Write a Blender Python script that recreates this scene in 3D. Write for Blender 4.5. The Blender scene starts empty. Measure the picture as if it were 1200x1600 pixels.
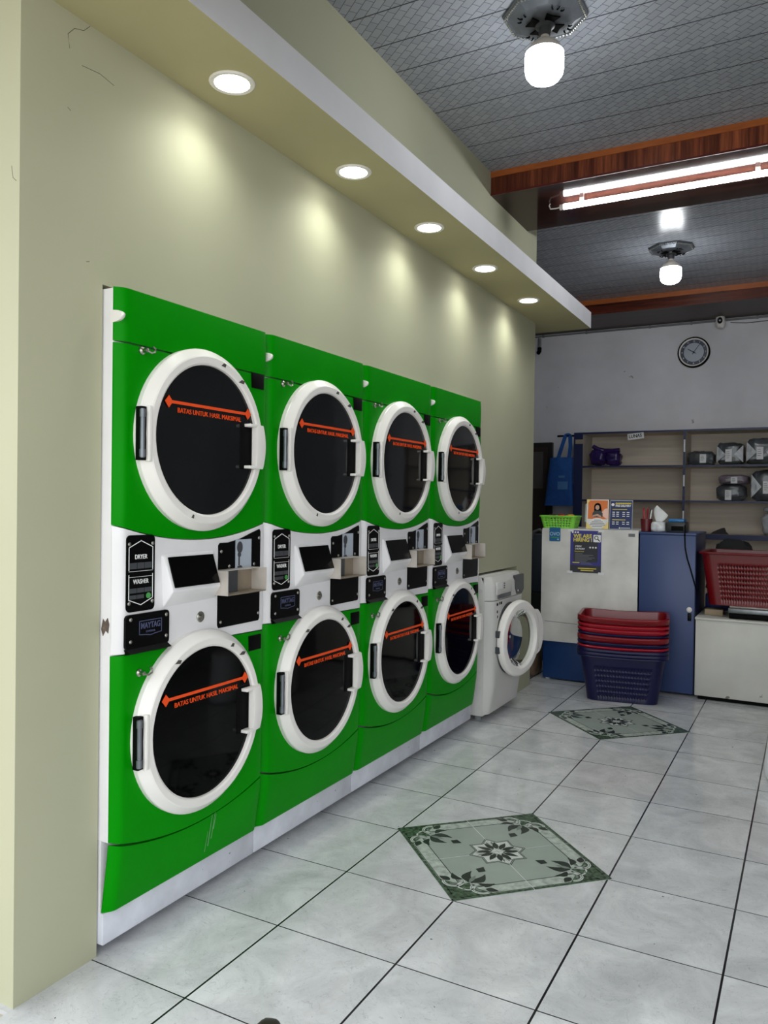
import bpy, bmesh, math, random
from mathutils import Vector, Matrix, noise as mnoise
random.seed(7)
S = bpy.context.scene
COL = S.collection
PI = math.pi

# ---------------------------------------------------------------- camera
cam_d = bpy.data.cameras.new('camera'); cam = bpy.data.objects.new('camera', cam_d); COL.objects.link(cam)
cam.location = (1.3892, -1.9284, 1.2784)
cam.rotation_euler = (1.55827, -0.013797, 0.496762)
cam_d.sensor_fit = 'VERTICAL'; cam_d.sensor_height = 24.0; cam_d.sensor_width = 18.0
cam_d.lens = 1232.0 / 1600 * 24.0
cam_d.clip_start = 0.02
S.camera = cam

# ---------------------------------------------------------------- world (overcast daylight at the open shop front), exposure
W = bpy.data.worlds.new('world'); S.world = W; W.use_nodes = True
bg = W.node_tree.nodes['Background']
bg.inputs[0].default_value = (0.92, 0.97, 1.0, 1); bg.inputs[1].default_value = 2.0
S.view_settings.view_transform = 'Standard'; S.view_settings.look = 'None'
S.view_settings.gamma = 1; S.view_settings.use_curve_mapping = False
S.view_settings.exposure = 0.5
DOWNLIGHT_W, BULB_E, TUBE_E, DISC_E = 8.6, 20.0, 38.0, 12.0

# ---------------------------------------------------------------- helpers
def lin(r, g, b):
    f = lambda c: (c/255/12.92 if c/255 <= .04045 else ((c/255+.055)/1.055)**2.4)
    return (f(r), f(g), f(b))

def mat(name, col, rough=.5, metal=0., spec=.5, var=.08, scale=6., stretch=(1, 1, 1), coat=0., bump=0., emit=0., speck=None, detail=4.):
    """principled surface with a mottled colour; speck = (colour, amount, scale) adds chips and stains"""
    m = bpy.data.materials.new(name); m.use_nodes = True
    nt = m.node_tree; N = nt.nodes; L = nt.links; b = N['Principled BSDF']
    tc = N.new('ShaderNodeTexCoord'); mp = N.new('ShaderNodeMapping'); mp.inputs['Scale'].default_value = stretch
    L.new(tc.outputs['Object'], mp.inputs[0])
    nz = N.new('ShaderNodeTexNoise'); nz.inputs['Scale'].default_value = scale; nz.inputs['Detail'].default_value = detail
    L.new(mp.outputs[0], nz.inputs[0])
    cr = N.new('ShaderNodeValToRGB'); cr.color_ramp.elements[0].position = .3; cr.color_ramp.elements[1].position = .7
    cr.color_ramp.elements[0].color = tuple(c*(1-var) for c in col)+(1,)
    cr.color_ramp.elements[1].color = tuple(min(1, c*(1+var)) for c in col)+(1,)
    L.new(nz.outputs[0], cr.inputs[0]); out = cr.outputs[0]
    if speck:
        n2 = N.new('ShaderNodeTexNoise'); n2.inputs['Scale'].default_value = speck[2]; n2.inputs['Detail'].default_value = 6
        L.new(tc.outputs['Object'], n2.inputs[0])
        r2 = N.new('ShaderNodeValToRGB'); r2.color_ramp.elements[0].position = speck[1]; r2.color_ramp.elements[1].position = speck[1]+.03
        L.new(n2.outputs[0], r2.inputs[0])
        mx = N.new('ShaderNodeMixRGB'); mx.inputs[2].default_value = tuple(speck[0])+(1,)
        L.new(r2.outputs[0], mx.inputs[0]); L.new(out, mx.inputs[1]); out = mx.outputs[0]
    L.new(out, b.inputs['Base Color'])
    b.inputs['Roughness'].default_value = rough; b.inputs['Metallic'].default_value = metal
    b.inputs['Specular IOR Level'].default_value = spec; b.inputs['Coat Weight'].default_value = coat
    b.inputs['Coat Roughness'].default_value = .05
    if emit:
        b.inputs['Emission Color'].default_value = tuple(col)+(1,); b.inputs['Emission Strength'].default_value = emit
    if bump:
        bp = N.new('ShaderNodeBump'); bp.inputs['Strength'].default_value = bump; bp.inputs['Distance'].default_value = .01
        L.new(nz.outputs[0], bp.inputs['Height']); L.new(bp.outputs[0], b.inputs['Normal'])
    return m

def box(bm, x0, x1, y0, y1, z0, z1, bev=0., mi=0, seg=2):
    v = [bm.verts.new((x, y, z)) for x in (x0, x1) for y in (y0, y1) for z in (z0, z1)]
    fs = [bm.faces.new([v[i] for i in q]) for q in ((0, 1, 3, 2), (4, 6, 7, 5), (0, 4, 5, 1), (2, 3, 7, 6), (0, 2, 6, 4), (1, 5, 7, 3))]
    for f in fs: f.material_index = mi
    if bev:
        es = list({e for f in fs for e in f.edges})
        r = bmesh.ops.bevel(bm, geom=es, offset=bev, segments=seg, profile=.5, affect='EDGES')
        for f in r['faces']: f.material_index = mi
    return v

def ring_faces(bm, A, B, mi):
    n = len(A)
    for i in range(n):
        f = bm.faces.new((A[i], A[(i+1) % n], B[(i+1) % n], B[i])); f.material_index = mi

AX = {'X': lambda a, b, h: (h, a, b), 'Y': lambda a, b, h: (b, h, a), 'Z': lambda a, b, h: (a, b, h)}
def lathe(bm, prof, o=(0, 0, 0), axis='Z', n=32, mi=0, caps=True, ph=0., sq=1.):
    """prof = list of (radius, height[, mi])"""
    rows = []
    for p in prof:
        rows.append([bm.verts.new(Vector(AX[axis](p[0]*math.cos(ph+2*PI*i/n), p[0]*sq*math.sin(ph+2*PI*i/n), p[1]))+Vector(o)) for i in range(n)])
    for k in range(len(rows)-1):
        ring_faces(bm, rows[k], rows[k+1], prof[k][2] if len(prof[k]) > 2 else mi)
    if caps:
        for r in (rows[0], rows[-1]):
            f = bm.faces.new(r); f.material_index = mi

def tube(bm, pts, r, n=8, mi=0, r1=None):
    pts = [Vector(p) for p in pts]; rows = []
    for i, p in enumerate(pts):
        d = (pts[min(i+1, len(pts)-1)]-pts[max(i-1, 0)]).normalized()
        a = d.cross(Vector((0, 0, 1)))
        if a.length < .05: a = d.cross(Vector((1, 0, 0)))
        a.normalize(); b = d.cross(a)
        rr = r if r1 is None else r+(r1-r)*i/(len(pts)-1)
        rows.append([bm.verts.new(p+a*rr*math.cos(2*PI*k/n)+b*rr*math.sin(2*PI*k/n)) for k in range(n)])
    for k in range(len(rows)-1): ring_faces(bm, rows[k], rows[k+1], mi)
    for q in (rows[0], rows[-1]):
        f = bm.faces.new(q); f.material_index = mi

def prism(bm, pts, d, mi=0):
    """polygon of 3D points pushed along d"""
    d = Vector(d); A = [bm.verts.new(Vector(p)) for p in pts]; B = [bm.verts.new(Vector(p)+d) for p in pts]
    ring_faces(bm, A, B, mi)
    for q in (A, B):
        f = bm.faces.new(q); f.material_index = mi

def rrect(w, h, r, n=4):
    """rounded rectangle outline, centred"""
    P = []
    for cx, cy, a0 in ((w/2-r, h/2-r, 0), (-w/2+r, h/2-r, PI/2), (-w/2+r, -h/2+r, PI), (w/2-r, -h/2+r, 1.5*PI)):
        for i in range(n+1):
            a = a0+PI/2*i/n; P.append((cx+r*math.cos(a), cy+r*math.sin(a)))
    return P

FX = lambda x, y, z: Matrix(((0, 0, 1, x), (1, 0, 0, y), (0, 1, 0, z), (0, 0, 0, 1)))      # faces +X
FY = lambda x, y, z: Matrix(((1, 0, 0, x), (0, 0, -1, y), (0, 1, 0, z), (0, 0, 0, 1)))     # faces -Y
def flat(bm, M, pts, t=.0008, mi=0, z=0.):
    prism(bm, [M @ Vector((p[0], p[1], z)) for p in pts], M.to_3x3() @ Vector((0, 0, t)), mi)
def rect(x0, x1, y0, y1): return [(x0, y0), (x1, y0), (x1, y1), (x0, y1)]
def disc(cx, cy, r, n=16, sq=1.): return [(cx+r*math.cos(2*PI*i/n), cy+r*sq*math.sin(2*PI*i/n)) for i in range(n)]
def stroke(bm, M, p, q, w, t=.0008, mi=0, z=0.):
    p = Vector(p); q = Vector(q); d = (q-p).normalized()*w/2; s = Vector((-d.y, d.x))
    flat(bm, M, [p-d+s, p-d-s, q+d-s, q+d+s], t, mi, z)

def text(bm, s, M, size, width=None, mi=0, bold=0., ext=.0006, z=0., align='CENTER'):
    c = bpy.data.curves.new('t', 'FONT'); c.body = s; c.size = size; c.align_x = align; c.align_y = 'CENTER'
    c.extrude = ext; c.offset = bold*size; c.resolution_u = 3
    o = bpy.data.objects.new('t', c); COL.objects.link(o); bpy.context.view_layer.update()
    me = bpy.data.meshes.new_from_object(o.evaluated_get(bpy.context.evaluated_depsgraph_get()))
    bpy.data.objects.remove(o); bpy.data.curves.remove(c)
    if not me.vertices: return
    xs = [v.co.x for v in me.vertices]; w = max(xs)-min(xs); k = width/w if width else 1.
    me.transform(M @ Matrix.Translation((0, 0, z+ext)) @ Matrix.Diagonal((k, 1, 1, 1)))
    n0 = len(bm.faces); bm.from_mesh(me); bm.faces.ensure_lookup_table()
    for f in bm.faces[n0:]: f.material_index = mi
    bpy.data.meshes.remove(me)

def obj(name, bm, mats, parent=None, smooth=True, ang=35, label=None):
    bmesh.ops.recalc_face_normals(bm, faces=bm.faces)
    if smooth:
        for f in bm.faces: f.smooth = True
        for e in bm.edges:
            if len(e.link_faces) == 2 and e.calc_face_angle(0) > math.radians(ang): e.smooth = False
            if len(e.link_faces) == 2 and e.link_faces[0].material_index != e.link_faces[1].material_index: e.smooth = False
    me = bpy.data.meshes.new(name); bm.to_mesh(me); bm.free()
    for m in (mats if isinstance(mats, (list, tuple)) else [mats]): me.materials.append(m)
    o = bpy.data.objects.new(name, me); COL.objects.link(o)
    if parent: o.parent = parent
    if label: o['label'] = label
    return o

def tag(o, label, cat, group=None, kind=None):
    o['label'] = label; o['category'] = cat
    if group: o['group'] = group
    if kind: o['kind'] = kind
    return o
def thing(name, label, cat, loc=(0, 0, 0), rz=0., group=None):
    o = bpy.data.objects.new(name, None); COL.objects.link(o); o.empty_display_size = .1
    o.location = loc; o.rotation_euler = (0, 0, rz)
    return tag(o, label, cat, group)
def struct(o, label, cat='wall'):
    o['kind'] = 'structure'; o['label'] = label; o['category'] = cat; return o
def copy_tree(o, parent=None):
    c = o.copy(); COL.objects.link(c)
    if parent: c.parent = parent
    for ch in list(o.children): copy_tree(ch, c)
    return c
B = bmesh.new

# ---------------------------------------------------------------- materials
paint = mat('sage wall paint', lin(172, 171, 145), .75, var=.05, scale=1.3, speck=(lin(120, 115, 85), .74, 5.))
paint_dry = mat('soffit paint', lin(178, 171, 132), .8, var=.05, scale=2.)
white_paint = mat('white plaster', lin(215, 214, 218), .7, var=.05, scale=4., speck=(lin(150, 148, 146), .73, 9.))
backwall = mat('greyish white wall', lin(222, 221, 226), .8, var=.09, scale=2.2, speck=(lin(150, 148, 146), .72, 7.))
green = mat('green lacquer', (.0003, .235, .0002), .34, spec=.08, var=.06, scale=2.5)
enamel = mat('white enamel', lin(226, 224, 226), .3, var=.04, scale=7., speck=(lin(110, 95, 85), .765, 26.))
plastic_w = mat('white door plastic', lin(232, 228, 224), .32, var=.03, scale=5., speck=(lin(90, 88, 86), .80, 30.))
base_w = mat('scuffed white base', lin(205, 206, 216), .55, var=.10, scale=12., speck=(lin(130, 125, 120), .72, 45.))
black_plate = mat('black plate', (.0012, .0012, .0012), .35, spec=.10, var=.2)
black_matte = mat('matte black', (.002, .002, .002), .6, spec=.08, var=.2)
dry_glass = mat('smoked dryer glass', (.0055, .006, .007), .06, spec=.30, var=.3, scale=3.)
wash_glass = mat('black washer glass', (.0006, .0006, .0008), .06, spec=.12, var=.3, scale=3.)
screen_m = mat('black screen', (.001, .001, .001), .2, spec=.12, var=.1)
orange = mat('orange decal', lin(235, 75, 10), .5, var=.03)
chrome = mat('worn steel', lin(170, 168, 160), .3, metal=1., var=.1, scale=20.)
grey_plastic = mat('grey plastic', lin(120, 122, 124), .45, var=.05)
dark_grey = mat('dark grey plastic', lin(62, 64, 68), .4, var=.06)
txt_white = mat('white print', lin(235, 235, 235), .5, var=.02)
txt_grey = mat('grey print', lin(105, 107, 112), .5, var=.05)
txt_blue = mat('blue grey print', lin(75, 80, 112), .5, var=.05)
txt_yellow = mat('yellow print', lin(222, 205, 70), .5, var=.04)
led_green = mat('green button', lin(70, 150, 75), .4, var=.05)
photo_grey = mat('pale sticker', lin(170, 178, 190), .4, var=.05)
tin = mat('dull tray metal', lin(196, 188, 180), .45, metal=.25, var=.1, scale=14., speck=(lin(70, 60, 50), .7, 18.))
tin_in = mat('stained tray metal', lin(140, 128, 112), .4, metal=.4, var=.18, scale=12.)
glow_disc = mat('lit diffuser', (1., .98, .92), .5, emit=DISC_E, var=0)
glow_bulb = mat('lit bulb', (.93, .97, 1.), .5, emit=BULB_E, var=0)
glow_tube = mat('lit tube', (.95, .98, 1.), .5, emit=TUBE_E, var=0)
bulb_white = mat('bulb collar', lin(235, 225, 215), .4, var=.03)
pewter = mat('dark pewter', lin(112, 117, 124), .35, metal=.5, var=.15, scale=15.)
navy = mat('navy laminate', lin(16, 30, 76), .4, var=.08, scale=3.)
navy_l = mat('blue laminate', lin(52, 70, 116), .4, var=.08, scale=3., speck=(lin(24, 34, 60), .76, 9.))
navy_d = mat('deep blue laminate', lin(14, 52, 104), .4, var=.08, scale=3.)
board = mat('smudged white board', lin(212, 210, 206), .35, var=.22, scale=3.5, speck=(lin(95, 92, 88), .765, 7.))
shelf_in = mat('pale wood laminate', lin(206, 194, 178), .55, var=.08, scale=4., stretch=(.5, 1, 9))
red_pl = mat('dark red plastic', lin(124, 7, 20), .25, var=.06, spec=.5)
red_pl2 = mat('red plastic', lin(160, 14, 34), .25, var=.06)
blue_pl = mat('navy plastic', lin(13, 10, 58), .36, var=.08, spec=.35)
lime = mat('lime plastic', lin(128, 210, 66), .35, var=.05)
paper_w = mat('white paper', lin(225, 225, 225), .6, var=.03)
tape_m = mat('white tape', lin(225, 226, 228), .4, var=.03)
tote_m = mat('blue tote fabric', lin(22, 78, 150), .8, var=.12, scale=30., bump=.2)
purple = mat('purple bag film', lin(46, 26, 86), .25, var=.2, scale=14., bump=.6)
cloth_dk = mat('dark clothes', lin(66, 70, 74), .4, coat=.7, var=.5, scale=9., bump=.5)
cloth_mx = mat('mauve clothes', lin(112, 100, 110), .4, coat=.7, var=.5, scale=10., bump=.5)
film = mat('clear bag film', lin(168, 170, 174), .15, var=.25, scale=18., bump=.8)
brown_bag = mat('brown wrapped card', lin(104, 84, 66), .3, var=.35, scale=12., bump=.4)
leather = mat('dark leather', lin(40, 26, 22), .4, var=.3, scale=20.)
rubber = mat('dark sole', lin(24, 20, 18), .7, var=.2)
concrete = mat('outside concrete', lin(170, 160, 145), .8, var=.2, scale=8.)
trim_or = mat('orange wood trim', lin(170, 92, 40), .4, var=.15, scale=8., stretch=(1, 1, 6))

def wood(name, stretch, c0, c1, c2, rough):
    m = bpy.data.materials.new(name); m.use_nodes = True; nt = m.node_tree; N = nt.nodes; L = nt.links; b = N['Principled BSDF']
    tc = N.new('ShaderNodeTexCoord'); mp = N.new('ShaderNodeMapping'); mp.inputs['Scale'].default_value = stretch; L.new(tc.outputs['Object'], mp.inputs[0])
    nz = N.new('ShaderNodeTexNoise'); nz.inputs['Scale'].default_value = 1.; nz.inputs['Detail'].default_value = 5; nz.inputs['Roughness'].default_value = .75
    L.new(mp.outputs[0], nz.inputs[0]); cr = N.new('ShaderNodeValToRGB'); e = cr.color_ramp.elements
    e[0].position = .34; e[0].color = c0+(1,); e[1].position = .66; e[1].color = c2+(1,); k = e.new(.5); k.color = c1+(1,)
    L.new(nz.outputs[0], cr.inputs[0]); L.new(cr.outputs[0], b.inputs['Base Color']); b.inputs['Roughness'].default_value = rough; b.inputs['Specular IOR Level'].default_value = .28
    return m
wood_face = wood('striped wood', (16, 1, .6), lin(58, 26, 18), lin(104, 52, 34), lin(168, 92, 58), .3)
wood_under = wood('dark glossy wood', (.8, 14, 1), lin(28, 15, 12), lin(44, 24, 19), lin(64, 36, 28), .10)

# ceiling: pvc boards, seams along X every 0.215 m, woven line print
def ceiling_mat():
    m = bpy.data.materials.new('woven pvc ceiling'); m.use_nodes = True; nt = m.node_tree; N = nt.nodes; L = nt.links; b = N['Principled BSDF']
    tc = N.new('ShaderNodeTexCoord'); mp = N.new('ShaderNodeMapping'); mp.inputs['Rotation'].default_value = (0, 0, math.radians(38)); L.new(tc.outputs['Object'], mp.inputs[0])
    br = N.new('ShaderNodeTexBrick'); br.inputs['Scale'].default_value = 1.; br.inputs['Brick Width'].default_value = .062; br.inputs['Row Height'].default_value = .036
    br.inputs['Mortar Size'].default_value = .0016; br.inputs['Mortar Smooth'].default_value = .1; br.offset = .5
    br.inputs['Color1'].default_value = lin(164, 168, 176)+(1,); br.inputs['Color2'].default_value = lin(152, 156, 164)+(1,); br.inputs['Mortar'].default_value = lin(104, 106, 112)+(1,)
    L.new(mp.outputs[0], br.inputs[0])
    sp = N.new('ShaderNodeSeparateXYZ'); L.new(tc.outputs['Object'], sp.inputs[0])
    a = N.new('ShaderNodeMath'); a.operation = 'ADD'; a.inputs[1].default_value = .215*10-1.533 % .215; L.new(sp.outputs[1], a.inputs[0])
    md = N.new('ShaderNodeMath'); md.operation = 'MODULO'; md.inputs[1].default_value = .215; L.new(a.outputs[0], md.inputs[0])
    lt = N.new('ShaderNodeMath'); lt.operation = 'LESS_THAN'; lt.inputs[1].default_value = .007; L.new(md.outputs[0], lt.inputs[0])
    mx = N.new('ShaderNodeMixRGB'); mx.inputs[2].default_value = lin(70, 72, 78)+(1,); L.new(lt.outputs[0], mx.inputs[0]); L.new(br.outputs[0], mx.inputs[1])
    L.new(mx.outputs[0], b.inputs['Base Color']); b.inputs['Roughness'].default_value = .26; b.inputs['Specular IOR Level'].default_value = .35
    bp = N.new('ShaderNodeBump'); bp.inputs['Strength'].default_value = .3; bp.inputs['Distance'].default_value = .003; bp.invert = True
    L.new(lt.outputs[0], bp.inputs['Height']); L.new(bp.outputs[0], b.inputs['Normal'])
    return m
ceil_m = ceiling_mat()

def floor_mat():
    m = bpy.data.materials.new('grey glazed floor tile'); m.use_nodes = True; nt = m.node_tree; N = nt.nodes; L = nt.links; b = N['Principled BSDF']
    def math_(op, a, bb=None):
        n = N.new('ShaderNodeMath'); n.operation = op
        for i, v in enumerate((a, bb)):
            if v is None: continue
            if isinstance(v, (int, float)): n.inputs[i].default_value = v
            else: L.new(v, n.inputs[i])
        return n.outputs[0]
    tc = N.new('ShaderNodeTexCoord'); sp = N.new('ShaderNodeSeparateXYZ'); L.new(tc.outputs['Object'], sp.inputs[0])
    def edge(o, w):
        f = math_('FRACT', math_('MULTIPLY', math_('ADD', o, 40.), 2.5)); d = math_('MINIMUM', f, math_('SUBTRACT', 1., f))
        return math_('LESS_THAN', math_('MULTIPLY', d, .4), w)
    g = math_('MAXIMUM', edge(sp.outputs[0], .0031), edge(sp.outputs[1], .0020))
    fx = math_('FLOOR', math_('MULTIPLY', sp.outputs[0], 2.5)); fy = math_('FLOOR', math_('MULTIPLY', sp.outputs[1], 2.5))
    cb = N.new('ShaderNodeCombineXYZ'); L.new(fx, cb.inputs[0]); L.new(fy, cb.inputs[1])
    wn = N.new('ShaderNodeTexWhiteNoise'); L.new(cb.outputs[0], wn.inputs[0])
    of = N.new('ShaderNodeVectorMath'); of.operation = 'MULTIPLY_ADD'; L.new(wn.outputs['Color'], of.inputs[0]); of.inputs[1].default_value = (9, 9, 9); L.new(tc.outputs['Object'], of.inputs[2])
    nz = N.new('ShaderNodeTexNoise'); nz.inputs['Scale'].default_value = 5.; nz.inputs['Detail'].default_value = 9; nz.inputs['Roughness'].default_value = .68; nz.inputs['Distortion'].default_value = .6; L.new(of.outputs[0], nz.inputs[0])
    cr = N.new('ShaderNodeValToRGB'); e = cr.color_ramp.elements
    e[0].position = .3; e[0].color = lin(182, 183, 186)+(1,); e[1].position = .68; e[1].color = lin(220, 221, 223)+(1,); L.new(nz.outputs[0], cr.inputs[0])
    vo = N.new('ShaderNodeTexNoise'); vo.inputs['Scale'].default_value = 14.; vo.inputs['Detail'].default_value = 4; vo.inputs['Distortion'].default_value = 2.5; L.new(of.outputs[0], vo.inputs[0])
    vd = math_('LESS_THAN', math_('ABSOLUTE', math_('SUBTRACT', vo.outputs[0], .5)), .006)
    m0 = N.new('ShaderNodeMixRGB'); m0.blend_type = 'MULTIPLY'; m0.inputs[2].default_value = (.80, .80, .81, 1); L.new(vd, m0.inputs[0]); L.new(cr.outputs[0], m0.inputs[1])
    st = N.new('ShaderNodeTexNoise'); st.inputs['Scale'].default_value = 38.; st.inputs['Detail'].default_value = 2; L.new(tc.outputs['Object'], st.inputs[0])
    sd = math_('GREATER_THAN', st.outputs[0], .765)
    m1 = N.new('ShaderNodeMixRGB'); m1.inputs[2].default_value = (.06, .055, .05, 1); L.new(sd, m1.inputs[0]); L.new(m0.outputs[0], m1.inputs[1])
    mx = N.new('ShaderNodeMixRGB'); mx.inputs[2].default_value = lin(30, 30, 32)+(1,); L.new(g, mx.inputs[0]); L.new(m1.outputs[0], mx.inputs[1])
    L.new(mx.outputs[0], b.inputs['Base Color'])
    rr = N.new('ShaderNodeMapRange'); rr.inputs[3].default_value = .09; rr.inputs[4].default_value = .19; L.new(nz.outputs[0], rr.inputs[0]); L.new(rr.outputs[0], b.inputs['Roughness'])
    b.inputs['Specular IOR Level'].default_value = .5
    bp = N.new('ShaderNodeBump'); bp.inputs['Strength'].default_value = .5; bp.inputs['Distance'].default_value = .002; bp.invert = True
    L.new(g, bp.inputs['Height']); L.new(bp.outputs[0], b.inputs['Normal'])
    return m
floor_m = floor_mat()

# ---------------------------------------------------------------- the setting
WX = -.34                                    # face of the sage wall
b = B(); box(b, -2.4, 3.2, -.66, 6.55, -.06, 0); box(b, WX, 3.2, -1.3, -.66, -.06, 0)
struct(obj('floor', b, floor_m, smooth=False), 'grey square floor tiles with dark joints', 'floor')
b = B(); box(b, -8, 9, -9, -1.3, -.08, -.012); box(b, -8, WX, -1.3, -.66, -.08, -.012); box(b, 3.2, 9, -1.3, -.66, -.08, -.012)
struct(obj('ground', b, concrete, smooth=False), 'brown grey concrete outside the shop front', 'ground')

b = B()
box(b, -1.6, WX, -.645, -.384, 0, 3.27)                       # pier in front of the row of machines
box(b, WX-.12, WX, -.384, 2.325, 1.868, 3.27)                 # over the tall machines
box(b, WX-.12, WX, 2.325, 3.15, .862, 3.27)                  # over the small washing machine
box(b, WX-.12, WX, 3.15, 3.46, 0, 3.27)
box(b, -1.2, -1.1, -.384, 3.46, 0, 3.27)                      # back of the niche
box(b, -2.4, WX-.12, 3.40, 3.46, 0, 3.27)
struct(obj('wall_left', b, paint, smooth=False), 'sage green wall the tall machines are set into', 'wall')
WL = bpy.data.objects['wall_left']
b = B()
for P in ([(-.50, 2.455), (-.506, 2.49), (-.485, 2.515), (-.455, 2.525), (-.435, 2.547)], [(-.46, 2.43), (-.40, 2.437), (-.35, 2.428)], [(-.505, 2.30), (-.495, 2.295)], [(-.44, 1.915), (-.43, 1.918)]):
    tube(b, [(WX, y, z) for y, z in P], .0007, 5)
tube(b, [(-.37, -.645, 2.10), (-.365, -.645, 2.07), (-.352, -.645, 2.06)], .0007, 5)
obj('crack', b, mat('hairline crack', lin(70, 62, 48), .8), WL, label='fine dark cracks in the paint')
b = B(); box(b, -2.5, -2.4, 3.40, 6.6, 0, 3.27)
struct(obj('wall_side', b, backwall, smooth=False), 'plain wall of the back room', 'wall')
b = B(); box(b, -2.5, 3.3, 6.5, 6.6, 0, 3.27)
struct(obj('wall_back', b, backwall, smooth=False), 'greyish white back wall with clock', 'wall')
b = B(); box(b, 3.2, 3.3, -.645, 6.6, 0, 3.27)
struct(obj('wall_right', b, white_paint, smooth=False), 'plain white wall facing the machines', 'wall')
b = B(); box(b, -.03, 3.2, -.645, -.56, 2.52, 3.27); box(b, -3, 5, -1.75, -.66, 2.62, 2.70)  # canopy added out of view to shade the upper machines; lintel lowered likewise
struct(obj('wall_front', b, paint, smooth=False), 'lintel and added unseen shade canopy over the open shop front', 'wall')
b = B(); box(b, -2.5, 3.3, -.645, 2.60, 3.27, 3.33); box(b, -2.5, 3.3, 2.60, 6.6, 3.27, 3.33)
struct(obj('ceiling', b, ceil_m, smooth=False), 'grey ceiling boards with a woven print', 'ceiling')

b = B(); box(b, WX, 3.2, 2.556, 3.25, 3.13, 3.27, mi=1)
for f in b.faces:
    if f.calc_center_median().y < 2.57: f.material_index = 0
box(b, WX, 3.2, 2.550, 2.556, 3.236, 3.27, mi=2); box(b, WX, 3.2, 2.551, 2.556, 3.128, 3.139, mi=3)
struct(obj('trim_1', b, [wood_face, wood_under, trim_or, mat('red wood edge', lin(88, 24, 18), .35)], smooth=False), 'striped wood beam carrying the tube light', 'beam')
b = B(); box(b, -2.4, 3.2, 5.80, 6.5, 3.13, 3.27, mi=1)
for f in b.faces:
    if f.calc_center_median().y < 5.81: f.material_index = 0
box(b, -2.4, 3.2, 5.792, 5.80, 3.225, 3.27, mi=2)
struct(obj('trim_2', b, [wood('red brown wood', (1.5, 1, 30), lin(58, 22, 14), lin(92, 40, 26), lin(120, 58, 36), .3), mat('dull brown boards', lin(70, 56, 50), .45, var=.15, scale=3., stretch=(.4, 12, 1)), trim_or], smooth=False), 'wood beam along the top of the back wall', 'beam')

b = B(); box(b, WX, -.03, -.645, 3.46, 2.55, 2.665); box(b, -.62, -.03, 3.46, 3.78, 2.55, 2.665)
for f in b.faces:
    c = f.calc_center_median()
    f.material_index = 1 if (abs(c.x+.03) < .001 or c.z > 2.66) else 0
bmesh.ops.remove_doubles(b, verts=b.verts, dist=1e-5)
struct(obj('trim_3', b, [paint_dry, white_paint], smooth=False), 'drop ledge over the machines, white edge and sage underside', 'ledge')

b = B(); box(b, -1.95, -1.09, 6.44, 6.5, 0, 1.95, mi=0); box(b, -1.89, -1.14, 6.425, 6.44, .02, 1.90, mi=1); box(b, -1.7, -1.18, 6.418, 6.425, 1.45, 1.85, mi=2)
struct(obj('door_1', b, [mat('black door frame', lin(20, 18, 18), .5), mat('dark brown door', lin(42, 26, 22), .5), mat('dim door panel', lin(78, 74, 72), .4)], smooth=False), 'dark doorway in the back wall', 'door')

# ---------------------------------------------------------------- floral floor medallions (2 x 2 patterned tiles set on the diagonal)
tile_pale = mat('pale green tile', lin(158, 168, 160), .22, var=.05, scale=9.)
tile_marb = mat('marbled pale tile', lin(176, 184, 176), .22, var=.30, scale=42.)
tile_dark = mat('dark green mosaic tile', lin(66, 86, 66), .25, var=.75, scale=70., detail=2.)
tile_line = mat('green black print', lin(38, 48, 42), .25, var=.15, scale=30.)
tile_white = mat('white print on tile', lin(205, 210, 206), .22, var=.05)
tile_grey = mat('grey print on tile', lin(120, 130, 122), .22, var=.08)
A_ = .2925
MZ = Matrix.Translation((0, 0, .0012))
def leaf(bm, c, ang, L_, W_, z, mi, bend=0.):
    P = []
    for i in range(9):
        t = i/8; P.append((t*L_, W_/2*math.sin(PI*t**.8)+bend*math.sin(PI*t)))
    for i in range(7, 0, -1):
        t = i/8; P.append((t*L_, -W_/2*math.sin(PI*t**.8)+bend*math.sin(PI*t)))
    ca, sa = math.cos(ang), math.sin(ang)
    flat(bm, MZ, [(c[0]+x*ca-y*sa, c[1]+x*sa+y*ca) for x, y in P], .0002, mi, z)
def arc(bm, c, r, a0, a1, w, z, mi, n=14):
    P = [(c[0]+(r+w/2)*math.cos(a0+(a1-a0)*i/n), c[1]+(r+w/2)*math.sin(a0+(a1-a0)*i/n)) for i in range(n+1)]
    P += [(c[0]+(r-w/2)*math.cos(a1+(a0-a1)*i/n), c[1]+(r-w/2)*math.sin(a1+(a0-a1)*i/n)) for i in range(n+1)]
    flat(bm, MZ, P, .0002, mi, z)
def star(R, r):
    P = [(0, 0)]
    for i in range(5):
        a = i*PI/8; q = R if i % 2 == 0 else r
        P.append((q*math.cos(a), q*math.sin(a)))
    return [(max(.0012, x), max(.0012, y)) for x, y in P]
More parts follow.
